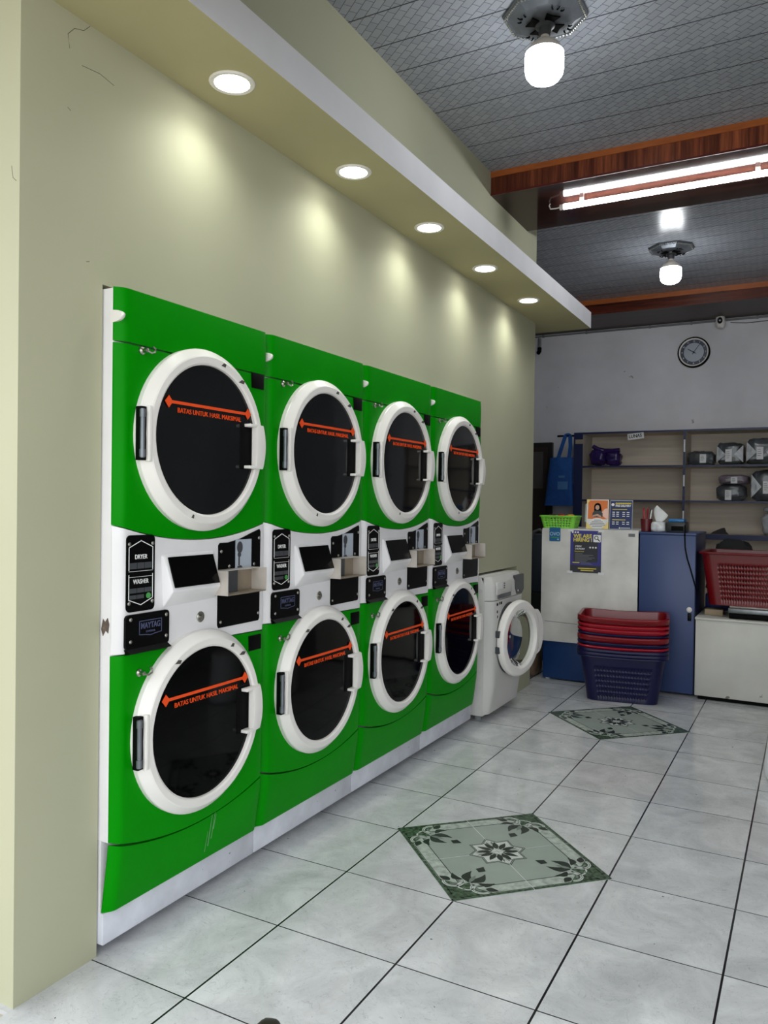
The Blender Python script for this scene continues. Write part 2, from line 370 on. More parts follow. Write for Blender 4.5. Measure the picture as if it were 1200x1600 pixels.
def quarter_tile():
    bm = B(); a = A_; g = .0012
    box(bm, g, a, g, a, 0, .0012, mi=0)
    for sw in (0, 1):
        S_ = lambda P: [(y, x) for x, y in P] if sw else P
        F = lambda P, mi, z: flat(bm, MZ, S_(P), .0002, mi, z)
        F(rect(a-.012, a, g, a), 2, .0000)
        F(rect(a-.062, a-.014, g, a-.10), 1, .0001)
        F(rect(a-.066, a-.063, g, a-.10), 3, .0001)
        F(rect(a-.016, a-.0135, g, a-.04), 3, .0002)
        F([(a-.014, a-.15), (a-.004, a-.15), (a-.004, a-.004), (a-.05, a-.05), (a-.075, a-.105), (a-.05, a-.115)], 2, .0002)
    flat(bm, MZ, [(a-.004, a-.004), (a-.03, a-.09), (a-.10, a-.10), (a-.09, a-.03)], .0002, 2, .0003)
    for s in (1, -1):
        w = lambda x, y: (x, y) if s > 0 else (y, x)
        f = lambda t: t if s > 0 else PI/2-t
        arc(bm, w(a-.052, a-.125), .034, f(-.4), f(4.2), .0105, .0005, 4)
        arc(bm, w(a-.052, a-.125), .018, f(.5), f(4.6), .007, .0005, 5)
        arc(bm, w(a-.052, a-.125), .034, f(-.4), f(4.2), .0018, .0008, 3)
        arc(bm, w(a-.085, a-.075), .022, f(.2), f(3.6), .006, .0005, 4)
        leaf(bm, w(a-.108, a-.094), f(-1.95), .088, .034, .0006, 3, .020*s)
        leaf(bm, w(a-.085, a-.125), f(-1.30), .058, .024, .0010, 3, .012*s)
        leaf(bm, w(a-.045, a-.135), f(-.95), .045, .026, .0009, 3)
    leaf(bm, (a-.100, a-.100), -.75*PI, .058, .016, .0011, 5)
    flat(bm, MZ, [(a-.176+x, a-.176+y) for x, y in ((.016, .016), (.016, -.010), (-.016, -.016), (-.010, .016))], .0002, 3, .0009)
    for k, (R, mi) in enumerate(((.112, 3), (.108, 0), (.104, 3), (.100, 4))): flat(bm, MZ, star(R, R*.74), .0002, mi, .0004+.0001*k)
    for i in range(3):
        an = PI/4+(i-1)*PI/6; leaf(bm, (.022*math.cos(an), .022*math.sin(an)), an, .058, .022, .0008, 3)
    for an in (.10, PI/2-.10): leaf(bm, (.052*math.cos(an)+.002, .052*math.sin(an)+.002), an, .032, .010, .0008, 5)
    arc(bm, (.004, .004), .018, 0.2, PI/2-.2, .007, .0008, 5)
    me_o = obj('tile', bm, [tile_pale, tile_marb, tile_dark, tile_line, tile_white, tile_grey], smooth=False)
    return me_o
med = thing('patterned_floor_tile', 'green floral diamond of four floor tiles in front of the second tall machine', 'floor tile', (.40, .808, .0005), PI/4, 'floral tile diamonds in the floor')
q0 = quarter_tile(); q0.parent = med
for k in range(1, 4):
    q = q0.copy(); COL.objects.link(q); q.parent = med; q.rotation_euler = (0, 0, k*PI/2)
b = B(); box(b, -A_, A_, -A_, A_, 0, .0004); obj('grout', b, txt_white, med, False)
med2 = copy_tree(med); med2.location = (.40, 2.812, .0005)
med2['label'] = 'green floral diamond of four floor tiles in front of the stacked laundry tubs'

# ---------------------------------------------------------------- tall green washer-and-dryer towers
PW = .675
def bulge(y):
    if y < .035: return .022*math.sin(PI/2*y/.035)
    if y > PW-.022: return .004+.018*math.sin(PI/2*(PW-y)/.022)
    return .022
YS = [.0015, .006, .012, .019, .027, .035]+[.035+(PW-.057)*i/22 for i in range(1, 22)]+[PW-.022, PW-.015, PW-.009, PW-.004, PW-.0015]
def panel(lo, hi, nv=6, lean=0., zl=0.):
    """front skin with curved shoulders between two height curves"""
    bm = B(); G = []
    for j in range(nv+1):
        row = []
        for y in YS:
            z = lo(y)+(hi(y)-lo(y))*j/nv; x = bulge(y)-max(0, zl-z)*lean
            if j in (0, nv): x -= .0025
            row.append(bm.verts.new((x, y, z)))
        G.append(row)
    for j in range(nv):
        for i in range(len(YS)-1): bm.faces.new((G[j][i], G[j][i+1], G[j+1][i+1], G[j+1][i]))
    per = G[0]+[r[-1] for r in G[1:]]+G[-1][-2::-1]+[r[0] for r in G[-2:0:-1]]
    back = [bm.verts.new((-.004-max(0, zl-v.co.z)*lean, v.co.y, v.co.z)) for v in per]
    ring_faces(bm, per, back, 0)
    return bm
arcdip = lambda y, z0, d: z0-d*(1-((y-PW/2)/(PW/2))**2)
seam_top = lambda y: 1.710
ctl_hi = lambda y: arcdip(y, 1.203, .050)
ctl_lo = lambda y: .846-.016*y/PW
toe_hi = lambda y: arcdip(y, .322, .056)
CY = .333
def screws(pts, x, parent, r=.0055):
    for y, z in pts:
        bm = B(); lathe(bm, [(r, 0), (r, .002), (r*.6, .004)], (x, y, z), 'X', 10); obj('screw', bm, chrome, parent)

def make_door(root, name, cz, glass_m, scuffs):
    bm = B()
    lathe(bm, [(.224, .020), (.279, .020), (.280, .038), (.278, .042), (.258, .062), (.254, .0642), (.236, .0642), (.230, .060), (.228, .046), (.224, .040)], (0, CY, cz), 'X', 72, caps=False)
    for i, (an, w_) in enumerate(scuffs):
        Mx = FX(.0642, CY+.246*math.cos(an), cz+.246*math.sin(an)); flat(bm, Mx, [(-w_, -.004), (w_*.6, -.007), (w_, .003), (0, .006)], .0004, 1)
    d = obj(name, bm, [plastic_w, mat('scuff mark', lin(70, 66, 62), .6)], root, ang=14)
    bm = B(); lathe(bm, [(.231, .046), (.229, .052), (.16, .0555), (.08, .0572), (.01, .058)], (0, CY, cz), 'X', 64); obj('glass', bm, glass_m, d)
    # limit line and its lettering on the glass
    bm = B(); Mx = FX(.0566, CY, cz+.100)
    flat(bm, Mx, rect(-.178, .184, -.0045, .0045), .0016)
    for s in (-.178, .184): flat(bm, Mx, [(s-.016, 0), (s, -.018), (s+.016, 0), (s, .018)], .0018)
    obj('limit_line', bm, orange, d, False)
    bm = B(); text(bm, 'BATAS UNTUK HASIL MAKSIMAL', FX(.0566, CY+.003, cz+.0775), .0205, .290, bold=0, ext=.0010); obj('lettering', bm, orange, d, False)
    # pull handle with its dark finger well
    bm = B(); hz = cz-.006
    box(bm, .050, .0595, CY+.146, CY+.205, hz-.075, hz+.075, .006, mi=1)
    V = []
    for k in range(9):
        z = hz-.072+.144*k/8; t = (k-4)/4
        V.append([bm.verts.new(p) for p in ((.066, CY+.197, z), (.088-.006*t*t, CY+.197, z), (.090-.006*t*t, CY+.204, z), (.084-.006*t*t, CY+.248-.006*t*t, z), (.060, CY+.268-.010*t*t, z), (.058, CY+.205, z))])
    for k in range(8): ring_faces(bm, V[k], V[k+1], 0)
    bm.faces.new(V[0]); bm.faces.new(V[8])
    for s in (-1, 1): box(bm, .058, .084, CY+.165, CY+.206, hz+s*.068-.005, hz+s*.068+.005, .002)
    obj('handle', bm, [plastic_w, black_matte], d)
    # hinge: dark slot in the rim, steel pin, white leaf
    bm = B()
    box(bm, .034, .0565, CY-.2825, CY-.262, cz-.075, cz+.075, .002, mi=0)
    tube(bm, [(.0560, CY-.2775, cz-.068), (.0560, CY-.2775, cz+.068)], .0065, 12, 1)
    for s in (-1, 1):
        tube(bm, [(.0560, CY-.2775, cz+s*.045), (.0560, CY-.2775, cz+s*.066)], .0085, 12, 1)
    box(bm, .050, .067, CY-.263, CY-.249, cz-.078, cz+.078, .003, mi=2)
    obj('hinge', bm, [black_matte, pewter, plastic_w], d)
    return d

def make_tower():
    r = thing('stacked_washer_dryer', 'x', 'laundry machine', (-.302, -.379, 0), 0, 'row of green stacked washers and dryers')
    bm = B(); box(bm, -.62, -.003, .0015, PW-.0015, .322, 1.858, .003); box(bm, -.62, -.032, .0015, PW-.0015, .118, .3225); obj('cabinet_body', bm, enamel, r)
    obj('top_panel', panel(lambda y: seam_top(y)+.0025, lambda y: 1.860, 4), green, r)
    obj('dryer_panel', panel(lambda y: ctl_hi(y)+.003, lambda y: seam_top(y)-.0025, 10), green, r)
    cp = obj('control_panel', panel(ctl_lo, ctl_hi, 8), enamel, r)
    obj('washer_panel', panel(lambda y: toe_hi(y)+.003, lambda y: ctl_lo(y)-.004, 10), green, r)
    obj('toe_panel', panel(lambda y: .123, lambda y: toe_hi(y)-.004, 6, .13, .31), green, r)
    bm = B(); box(bm, -.60, -.020, .0005, PW-.003, .032, .121, .003); obj('base', bm, base_w, r)
    bm = B(); box(bm, -.58, -.110, .03, PW-.03, 0, .033); obj('plinth', bm, black_matte, r, False)  # set-back support; its black stands in for the shadow gap under the base
    make_door(r, 'dryer_door', 1.461, dry_glass, ((1.35, .012), (.95, .016), (-1.9, .006)))
    make_door(r, 'washer_door', .594, wash_glass, ((2.15, .014), (1.1, .010), (.85, .016)))
    # small black covers and latch hooks on the green panels
    for z in (1.686, .793):
        bm = B(); box(bm, .018, .0245, .580, .646, z-.027, z+.024, .001); obj('vent_cover', bm, black_matte, r)
        bm = B(); zz = z+(.010 if z > 1 else -.008); lathe(bm, [(.011, .020), (.011, .026), (.006, .030), (.006, .044), (.003, .045)], (0, .083, zz), 'X', 14)
        tube(bm, [(.042, .083, zz), (.048, .096, zz-.006), (.046, .110, zz-.002), (.044, .114, zz+.009), (.042, .106, zz+.014)], .003, 8); obj('latch_hook', bm, chrome, r)
    # white moulded nose at the upper corner
    bm = B(); n = 14
    lathe(bm, [(.021*math.sqrt(max(0.001, 1-(k/10)**2)), -.014+.048*k/10) for k in range(11)], (0, .006, 1.782), 'X', n)
    for v in bm.verts: v.co.y = max(v.co.y, .0006)
    for v in bm.verts: v.co.z = 1.782+(v.co.z-1.782)*(1 if v.co.z < 1.782 else .7)
    obj('corner_cap', bm, plastic_w, r)
    # programme plate
    x0 = .0215
    bm = B(); Mx = FX(x0, .086, 1.068); flat(bm, Mx, rrect(.108, .216, .014), .0025); pl = obj('selector_plate', bm, black_plate, r, False)
    cyp, czp = .086, 1.068
    bm = B(); Mx = FX(x0+.0026, cyp, czp)
    for P in (((-.045, .010), (-.045, .073), (0, .092), (.045, .073), (.045, .010)), ((-.045, -.004), (-.045, -.073), (0, -.090), (.045, -.073), (.045, -.004))):
        for p, q in zip(P, P[1:]): stroke(bm, Mx, p, q, .0022)
    stroke(bm, Mx, (-.045, .006), (.045, .006), .0010); stroke(bm, Mx, (-.045, -.010), (.045, -.010), .0010)
    text(bm, 'DRYER', FX(x0+.0026, cyp, czp+.046), .0185, .046); text(bm, 'WASHER', FX(x0+.0026, cyp, czp-.024), .0185, .058)
    obj('lettering', bm, txt_white, pl, False)
    for i in range(3):
        for z0, z1 in ((.013, .030), (-.055, -.042), (-.072, -.061)):
            if i == 2 and z0 < -.06: continue
            bm = B(); flat(bm, Mx, rect(-.042+i*.028, -.016+i*.028, z0, z1)); obj('button', bm, dark_grey, pl, False)
    bm = B(); lathe(bm, [(.0085, 0), (.0085, .002)], (x0+.0024, cyp+.029, czp-.066), 'X', 16); obj('start_button', bm, led_green, pl, label='green round button')
    screws([(cyp-.044, czp+.083), (cyp+.044, czp+.083), (cyp-.044, czp-.083), (cyp+.044, czp-.083)], x0+.0022, pl)
    # maker's plate
    bm = B(); flat(bm, FX(x0, .111, .9045), rrect(.168, .098, .012), .008)
    prism(bm, [(x0+.008, .028, .858), (x0+.022, .032, .846), (x0+.002, .032, .842), (x0, .028, .858)], (0, .160, 0)); mp_ = obj('name_plate', bm, black_plate, r, False)
    bm = B(); Mx = FX(x0+.0082, .120, .913)
    for p, q in (((-.043, -.019), (-.043, .019)), ((-.043, .019), (.043, .019)), ((.043, .019), (.043, -.019)), ((-.043, -.019), (-.02, -.021)), ((-.02, -.021), (0, -.024)), ((0, -.024), (.02, -.021)), ((.02, -.021), (.043, -.019))): stroke(bm, Mx, p, q, .0022)
    text(bm, 'MAYTAG', FX(x0+.0082, .120, .917), .024, .074, bold=.015); text(bm, 'COMMERCIAL', FX(x0+.0082, .120, .900), .008, .036)
    obj('lettering', bm, txt_blue, mp_, False)
    screws([(.044, .940), (.182, .940), (.044, .878), (.182, .878)], x0+.0075, mp_)
    # slanted display housing
    bm = B()
    base = [(.018, .158, 1.122), (.018, .404, 1.122), (.018, .412, .962), (.018, .176, .955)]
    top_ = [(.026, .178, 1.112), (.026, .390, 1.112), (.060, .390, 1.008), (.060, .178, 1.008)]
    Va = [bm.verts.new(p) for p in base]; Vb = [bm.verts.new(p) for p in top_]; ring_faces(bm, Va, Vb, 0); bm.faces.new(Va); bm.faces.new(Vb)
    bmesh.ops.bevel(bm, geom=list(bm.edges), offset=.005, segments=3, profile=.5, affect='EDGES')
    dh = obj('display_housing', bm, enamel, r)
    bm = B(); T = [Vector(p) for p in ((.0275, .187, 1.106), (.0275, .384, 1.106), (.0588, .382, 1.018), (.0588, .186, 1.018))]
    nrm = (T[1]-T[0]).cross(T[3]-T[0]).normalized(); nrm = nrm if nrm.x > 0 else -nrm
    prism(bm, T, nrm*.004); obj('screen', bm, screen_m, dh, False)
    bm = B(); lathe(bm, [(.017, .020), (.017, .024), (.014, .026), (.013, .024), (.007, .024), (.007, .031), (.001, .032)], (0, .338, .913), 'X', 24); obj('lock', bm, chrome, cp)
    # coin unit: black plate, sticker, open tray
    bm = B(); Mx = FX(x0, .5265, 0)
    P = [(.102, .866), (.108, .874), (.110, 1.172), (.104, 1.180), (.06, 1.168), (0, 1.150), (-.06, 1.140), (-.100, 1.140), (-.108, 1.132), (-.110, .876), (-.104, .866)]
    flat(bm, Mx, P, .0025); cpn = obj('coin_plate', bm, black_plate, r, False)
    bm = B(); flat(bm, FX(x0+.0026, .544, 1.098), rect(-.042, .042, -.052, .050), mi=1); Mx = FX(x0+.0035, .544, 1.098)
    flat(bm, Mx, disc(-.020, .024, .015, 16, 1.3), .0006); flat(bm, Mx, disc(-.022, .000, .009), .0006); flat(bm, Mx, rect(-.027, -.020, -.036, -.008), .0006); flat(bm, Mx, [(-.030, -.05), (-.032, -.038), (-.012, -.036), (-.004, -.044), (-.008, -.05)], .0006)
    obj('sticker', bm, [dark_grey, photo_grey], cpn, False, label='pale picture sticker with a dark figure')
    screws([(.431, 1.112), (.627, 1.150), (.471, 1.062), (.601, 1.062), (.431, .884), (.627, .892)], x0+.0022, cpn)
    bm = B(); ya, yb, za, zb, xo = .392, .592, .976, 1.054, .085; t = .003
    box(bm, x0, x0+t, ya, yb, za, zb, mi=1)
    box(bm, x0, xo, ya, ya+t, za, zb); box(bm, x0, xo, yb-t, yb, za, zb); box(bm, x0, xo, ya+t, yb-t, za, za+t, mi=1); box(bm, x0, xo-.030, ya+t, yb-t, zb-t, zb)
    box(bm, x0+t, x0+.018, ya+.004, ya+.105, za+t, zb-t, mi=2)
    obj('coin_tray', bm, [tin, tin_in, dark_grey], r, False)
    return r
tw = make_tower()
labs = ['green and white stacked washer and dryer nearest the bare end of the wall',
        'green and white stacked washer and dryer, second from the bare wall end',
        'green and white stacked washer and dryer, third from the bare wall end',
        'green and white stacked washer and dryer next to the small white washing machine']
for i in range(4):
    o = tw if i == 0 else copy_tree(tw)
    o.location = (-.302, -.379+PW*i, 0); o['label'] = labs[i]
# wear that only the nearest tower shows
b = B(); prism(b, [(-.037, .0012, .915), (-.030, .0012, .944), (-.022, .0012, .936), (-.012, .0012, .948), (-.006, .0012, .930), (-.010, .0012, .905), (-.020, .0012, .912), (-.030, .0012, .896)], (0, -.0012, 0))
obj('paint_chip', b, mat('chipped paint', lin(96, 82, 74), .7, var=.5, scale=60.), tw, False, label='brown chipped patch')
b = B()
for y, z0, z1, w in ((.405, .165, .268, .0016), (.418, .185, .272, .0012), (.392, .150, .215, .0010), (.424, .215, .262, .0014)):
    f = lambda z: .0226-max(0, .31-z)*.13
    prism(b, [(f(z0), y-w, z0), (f(z0), y+w, z0), (f(z1), y+w*.4+.006, z1), (f(z1), y-w*.4+.006, z1)], (.0004, 0, 0))
obj('scratch', b, mat('pale scratch', lin(120, 165, 120), .5), tw, False, label='pale upright scratches')

# ---------------------------------------------------------------- small white front loader with its door ajar
wm_white = mat('washer white', lin(206, 204, 200), .35, var=.05, scale=4., speck=(lin(120, 118, 112), .74, 16.))
wm_grey = mat('washer grey door seal', lin(92, 94, 98), .4, var=.08)
wr = thing('washing_machine', 'white front loading washing machine with round door ajar, set low in the wall', 'washing machine', (-.28, 2.395, 0), 0)
WW, WH = .575, .848
bm = B(); box(bm, -.50, 0, 0, WW, .030, WH, .006)
for k in range(8):
    lathe(bm, [(.013, 0), (.013, .0015), (.009, .0015)], (-.022, -.0012, .10+.095*k), 'Y', 14, mi=0)
for x in (-.45, -.05):
    for y in (.05, WW-.05): lathe(bm, [(.022, 0), (.022, .032)], (x, y, 0), 'Z', 12, mi=1)
obj('cabinet_body', bm, [wm_white, grey_plastic], wr)
def wprof(y, z):
    t = min(y, WW-y); x = .050*min(1., math.sin(PI/2*min(1, t/.05)))
    if z < .20: x *= (.45+.55*(z-.03)/.17)
    return max(.001, x)
def wpanel(z0, z1, nv, extra=lambda z: 0.):
    bm = B(); ys = [0, .006, .013, .022, .034, .05]+[.05+(WW-.1)*i/16 for i in range(1, 16)]+[WW-.05, WW-.034, WW-.022, WW-.013, WW-.006, WW]
    G = [[bm.verts.new((wprof(y, z0+(z1-z0)*j/nv)+extra(z0+(z1-z0)*j/nv), y, z0+(z1-z0)*j/nv)) for y in ys] for j in range(nv+1)]
    for j in range(nv):
        for i in range(len(ys)-1): bm.faces.new((G[j][i], G[j][i+1], G[j+1][i+1], G[j+1][i]))
    per = G[0]+[r[-1] for r in G[1:]]+G[-1][-2::-1]+[r[0] for r in G[-2:0:-1]]
    back = [bm.verts.new((-.001, v.co.y, v.co.z)) for v in per]; ring_faces(bm, per, back, 0); bm.faces.new(back)
    return bm
obj('front_panel', wpanel(.040, .706, 12), wm_white, wr)
ctl = obj('control_panel', wpanel(.710, WH, 6, lambda z: -max(0, z-.80)*.5), wm_white, wr)
bm = B(); box(bm, .046, .056, .065, .330, .738, .815, .004); dr = obj('detergent_drawer', bm, wm_white, wr)
bm = B(); box(bm, .0555, .0575, .080, .300, .716, .740, .003, mi=0); obj('finger_slot', bm, wm_grey, dr)
bm = B(); flat(bm, FX(.0562, .115, .790), rect(-.04, .035, -.016, .018)); obj('label', bm, paper_w, dr, False)
for k in range(3):
    bm = B(); flat(bm, FX(.0562, .185, .801-k*.013), rect(-.010, .010, -.004, .004)); obj('print', bm, dark_grey, dr, False)
bm = B(); Mx = FX(.040, .470, .775); flat(bm, Mx, [(-.085, .058), (.082, .058), (.088, -.04), (.05, -.062), (-.045, -.062), (-.075, -.02)], .014); dp = obj('display_panel', bm, dark_grey, wr, False)
bm = B(); lathe(bm, [(.006, 0), (.005, .003)], (.0545, .44, .735), 'X', 12); obj('indicator', bm, txt_white, dp)
bm = B()
for y, z, w_ in ((.085, .683, .012), (.12, .687, .006), (.15, .686, .012), (.085, .640, .008), (.09, .61, .006)): flat(bm, FX(.0505, y, z), rect(-w_, w_, -.008, .008))
obj('print', bm, black_matte, wr, False)
DC = (.287, .462)
bm = B(); lathe(bm, [(.215, .046), (.215, .054), (.190, .051, 1), (.180, .0485, 1), (.02, .0475, 1)], (0, DC[0], DC[1]), 'X', 48, mi=0); obj('door_seal', bm, [wm_grey, black_matte], wr)
# the door turns on a hinge at its near edge
hinge_y = .070
wd = B()
lathe(wd, [(.172, .000), (.226, .000), (.232, .012), (.230, .030), (.220, .043), (.200, .047), (.182, .045), (.170, .030), (.170, .005)], (0, .230, 0), 'X', 56, caps=False)
P = []
for k in range(13):
    a = -.55+1.35*k/12; P.append((.228*math.cos(a), .228*math.sin(a)))
for k in range(12, -1, -1):
    a = -.55+1.35*k/12; rr = .228+.045*math.sin(PI*k/12)**.5; P.append((rr*math.cos(a), rr*math.sin(a)))
prism(wd, [(.012, .230+p[0], p[1]) for p in P], (.030, 0, 0))
wdo = obj('door', wd, plastic_w, wr, ang=18); wdo.location = (.052, hinge_y, DC[1]); wdo.rotation_euler = (0, 0, -math.radians(11))
gm = bpy.data.materials.new('door glass'); gm.use_nodes = True; _b = gm.node_tree.nodes['Principled BSDF']
_n = gm.node_tree.nodes.new('ShaderNodeTexNoise'); _n.inputs['Scale'].default_value = 6; _r = gm.node_tree.nodes.new('ShaderNodeMapRange'); _r.inputs[3].default_value = .02; _r.inputs[4].default_value = .06
gm.node_tree.links.new(_n.outputs[0], _r.inputs[0]); gm.node_tree.links.new(_r.outputs[0], _b.inputs['Roughness'])
_b.inputs['Transmission Weight'].default_value = 1.; _b.inputs['IOR'].default_value = 1.14; _b.inputs['Base Color'].default_value = (.82, .86, .82, 1)
bm = B(); lathe(bm, [(.173, .030), (.170, .026), (.150, .000), (.130, -.030), (.09, -.040), (.01, -.042)], (0, .230, 0), 'X', 40, caps=False)
obj('glass_bowl', bm, gm, wdo)
for z in (-.047, .047):
    bm = B(); box(bm, -.010, .022, -.010, .012, z-.020, z+.020, .003); obj('hinge', bm, dark_grey, wdo)

# ---------------------------------------------------------------- lamps
def spot(parent, energy, z):
    d = bpy.data.lights.new('downlight_beam', 'SPOT'); d.energy = energy; d.spot_size = math.radians(148); d.spot_blend = 1.; d.shadow_soft_size = .05; d.color = (.96, 1., .93)
    o = bpy.data.objects.new('downlight_beam', d); COL.objects.link(o); o.parent = parent; o.location = (0, 0, z)
for i, y in enumerate((-.032, .692, 1.378, 2.085, 2.83)):
    t = thing('downlight', ['round recessed downlight in the ledge, nearest the bare wall end', 'round recessed downlight in the ledge, second from the bare wall end', 'round recessed downlight in the ledge, middle one of the row',
                            'round recessed downlight in the ledge, above the last tall machine', 'round recessed downlight in the ledge, above the small washing machine'][i], 'downlight', (-.185, y, 2.55), 0, 'downlights in the ledge over the machines')
    if i == 0:
        bm = B(); lathe(bm, [(.052, .004), (.068, .004), (.070, -.002), (.066, -.006), (.054, -.005)], n=36, caps=False); tr = obj('trim_ring', bm, plastic_w, t)
        bm = B(); lathe(bm, [(.054, 0), (.054, -.004), (.02, -.005)], n=32); df = obj('diffuser', bm, glow_disc, t)
    else:
        for o in (tr, df):
            c = o.copy(); COL.objects.link(c); c.parent = t
    spot(t, DOWNLIGHT_W, -.012)

def ceiling_lamp(loc, label):
    t = thing('ceiling_lamp', label, 'lamp', loc, 0, 'octagonal ceiling lamps with bare bulbs')
    bm = B(); lathe(bm, [(.172, 0), (.172, -.010), (.155, -.018), (.150, -.016), (.120, -.032), (.075, -.040), (.02, -.042)], n=8, ph=PI/8); pl = obj('base_plate', bm, pewter, t, ang=15)
    bm = B()
    for k in range(8):
        a0, a1 = PI/8+k*PI/4, PI/8+(k+1)*PI/4
        for j in range(9):
            f = j/9; x = .163*(math.cos(a0)*(1-f)+math.cos(a1)*f); y = .163*(math.sin(a0)*(1-f)+math.sin(a1)*f)
            lathe(bm, [(.001, -.022), (.0048, -.019), (.0055, -.015), (.004, -.012)], (x, y, 0), 'Z', 6)
    obj('beaded_rim', bm, chrome, pl)
    bm = B()
    for k in range(4):
        a = k*PI/2+PI/4
        for (r_, da, L_) in ((.112, 0, .022), (.105, .22, .016), (.105, -.22, .016)):
            c = Vector((r_*math.cos(a+da), r_*math.sin(a+da), -.040)); d = Vector((math.cos(a+da*3), math.sin(a+da*3), 0))*L_
            tube(bm, [c-d*.5, c+Vector((0, 0, -.003)), c+d*.5], .004, 6, r1=.002)
        P = [(.075*math.cos(a+s), .075*math.sin(a+s), -.046) for s in (-.42, 0, .42)]
        prism(bm, [(0.03*math.cos(a-.6), .03*math.sin(a-.6), -.044)]+[(.078*math.cos(a-.40), .078*math.sin(a-.40), -.044), (.066*math.cos(a), .066*math.sin(a), -.044), (.078*math.cos(a+.40), .078*math.sin(a+.40), -.044), (.03*math.cos(a+.6), .03*math.sin(a+.6), -.044)], (0, 0, -.005))
    obj('rosette', bm, black_matte, pl)
    bm = B(); lathe(bm, [(.042, -.040), (.040, -.052), (.026, -.058), (.024, -.085), (.020, -.088)], n=24); obj('socket', bm, dark_grey, t)
    bm = B(); lathe(bm, [(.016, -.080), (.018, -.098), (.040, -.112), (.062, -.132), (.074, -.152), (.077, -.160)], n=36); bl = obj('bulb', bm, bulb_white, t)
    bm = B(); lathe(bm, [(.077, -.160), (.0785, -.175), (.0785, -.220), (.074, -.245), (.060, -.264), (.038, -.274), (.01, -.277)], n=36); obj('glowing_dome', bm, glow_bulb, bl)
    return t
ceiling_lamp((.402, 1.209, 3.27), 'bare bulb on a dark octagonal plate in front of the striped beam')
ceiling_lamp((.403, 4.48, 3.27), 'bare bulb on a dark octagonal plate beyond the striped beam, over the counter')

t = thing('tube_light', 'long lit white tube light under the striped wood beam', 'lamp', (.02, 2.82, 3.13))
bm = B(); tube(bm, [(.01, 0, -.040), (1.19, 0, -.040)], .016, 20); obj('tube', bm, glow_tube, t)
for x in (0, 1.2):
    bm = B(); lathe(bm, [(.017, -.012), (.017, .012)], (x, 0, -.040), 'X', 20); obj('end_cap', bm, plastic_w, t)
for x in (.12, 1.08):
    bm = B(); box(bm, x-.012, x+.012, -.008, .008, -.026, 0); obj('bracket', bm, plastic_w, t)
bm = B(); tube(bm, [(-.012, 0, -.040), (-.04, .01, -.038), (-.075, .015, -.034), (-.085, .018, -.012), (-.08, .02, 0)], .004); obj('wire', bm, txt_white, t)

# ---------------------------------------------------------------- back wall: clock, camera, conduit
t = thing('wall_clock', 'round wall clock with navy number ring and black rim', 'clock', (.328, 6.5, 2.818))
bm = B(); lathe(bm, [(.153, 0), (.153, -.028), (.147, -.036), (.139, -.034)], n=56, axis='Y', caps=False); obj('rim', bm, black_matte, t)
bm = B(); lathe(bm, [(.140, -.006), (.140, -.033), (.127, -.030), (.126, -.022)], n=56, axis='Y', caps=False); obj('bezel', bm, plastic_w, t)
bm = B(); lathe(bm, [(.13, -.018), (.128, -.0215)], n=56, axis='Y', mi=1); lathe(bm, [(.094, -.0210), (.094, -.0225)], n=56, axis='Y', mi=0); fc = obj('dial', bm, [photo_grey, mat('navy dial ring', lin(22, 34, 66), .4)], t)
bm = B()
for h in range(12):
    a = PI/2-h*PI/6; text(bm, str(h or 12), FY(.110*math.cos(a), -.0216, .110*math.sin(a)), .024)
obj('numerals', bm, txt_white, fc, False)
bm = B()
for an, L_, w_ in ((math.radians(55), .104, .005), (math.radians(148), .064, .007)):
    stroke(bm, FY(0, -.0245, 0), (-.022*math.cos(an), -.022*math.sin(an)), (L_*math.cos(an), L_*math.sin(an)), w_, .0012)
lathe(bm, [(.008, -.023), (.007, -.028)], n=16, axis='Y'); obj('hands', bm, black_matte, t, False)

t = thing('security_camera', 'small white security camera on the wall above the clock', 'camera', (.575, 6.5, 3.10))
bm = B(); box(bm, -.030, .030, -.035, 0, .030, .050, .004); box(bm, -.014, .014, -.075, -.015, .018, .032, .003); obj('mount', bm, dark_grey, t)
bm = B(); lathe(bm, [(.012, .052), (.034, .046), (.043, .030), (.045, -.02), (.042, -.045), (.030, -.062), (.008, -.068)], (0, -.085, -.01), n=28); bd = obj('body', bm, plastic_w, t)
bm = B(); flat(bm, FY(0, -.128, -.012), [(x*.9, y*1.2) for x, y in disc(0, 0, .026, 24)], .006); fc = obj('lens_face', bm, black_plate, t, False)
bm = B(); lathe(bm, [(.009, 0), (.006, -.002)], (0, -.134, -.012), 'Y', 16); obj('lens', bm, photo_grey, fc)
b = B(); tube(b, [(-1.35, 6.484, 3.112), (-.75, 6.484, 3.112)], .009); tube(b, [(-.74, 6.484, 3.112), (3.0, 6.484, 3.112)], .011)
for x in (-1.22, -.75, -.1, .3, .9, 1.5): box(b, x-.008, x+.008, 6.472, 6.5, 3.098, 3.126)
tag(obj('cable_conduit', b, grey_plastic), 'thin grey cable conduit along the top of the back wall', 'conduit')
b = B(); tube(b, [(.66, 6.49, 3.085), (.80, 6.492, 3.068), (.95, 6.492, 3.072), (1.3, 6.492, 3.085)], .004)
tag(obj('cable', b, dark_grey), 'thin dark cable running sideways from the security camera', 'cable')
t = thing('pipe_elbow', 'grey pipe stub with black end high on the back wall near the ledge', 'pipe', (-1.255, 6.47, 3.0))
bm = B(); tube(bm, [(0, 0, .09), (0, 0, -.01)], .018, 14); obj('pipe', bm, grey_plastic, t)
bm = B(); tube(bm, [(0, 0, -.01), (0, -.005, -.05), (-.004, -.03, -.072)], .022, 14); obj('end_cap', bm, black_matte, t)

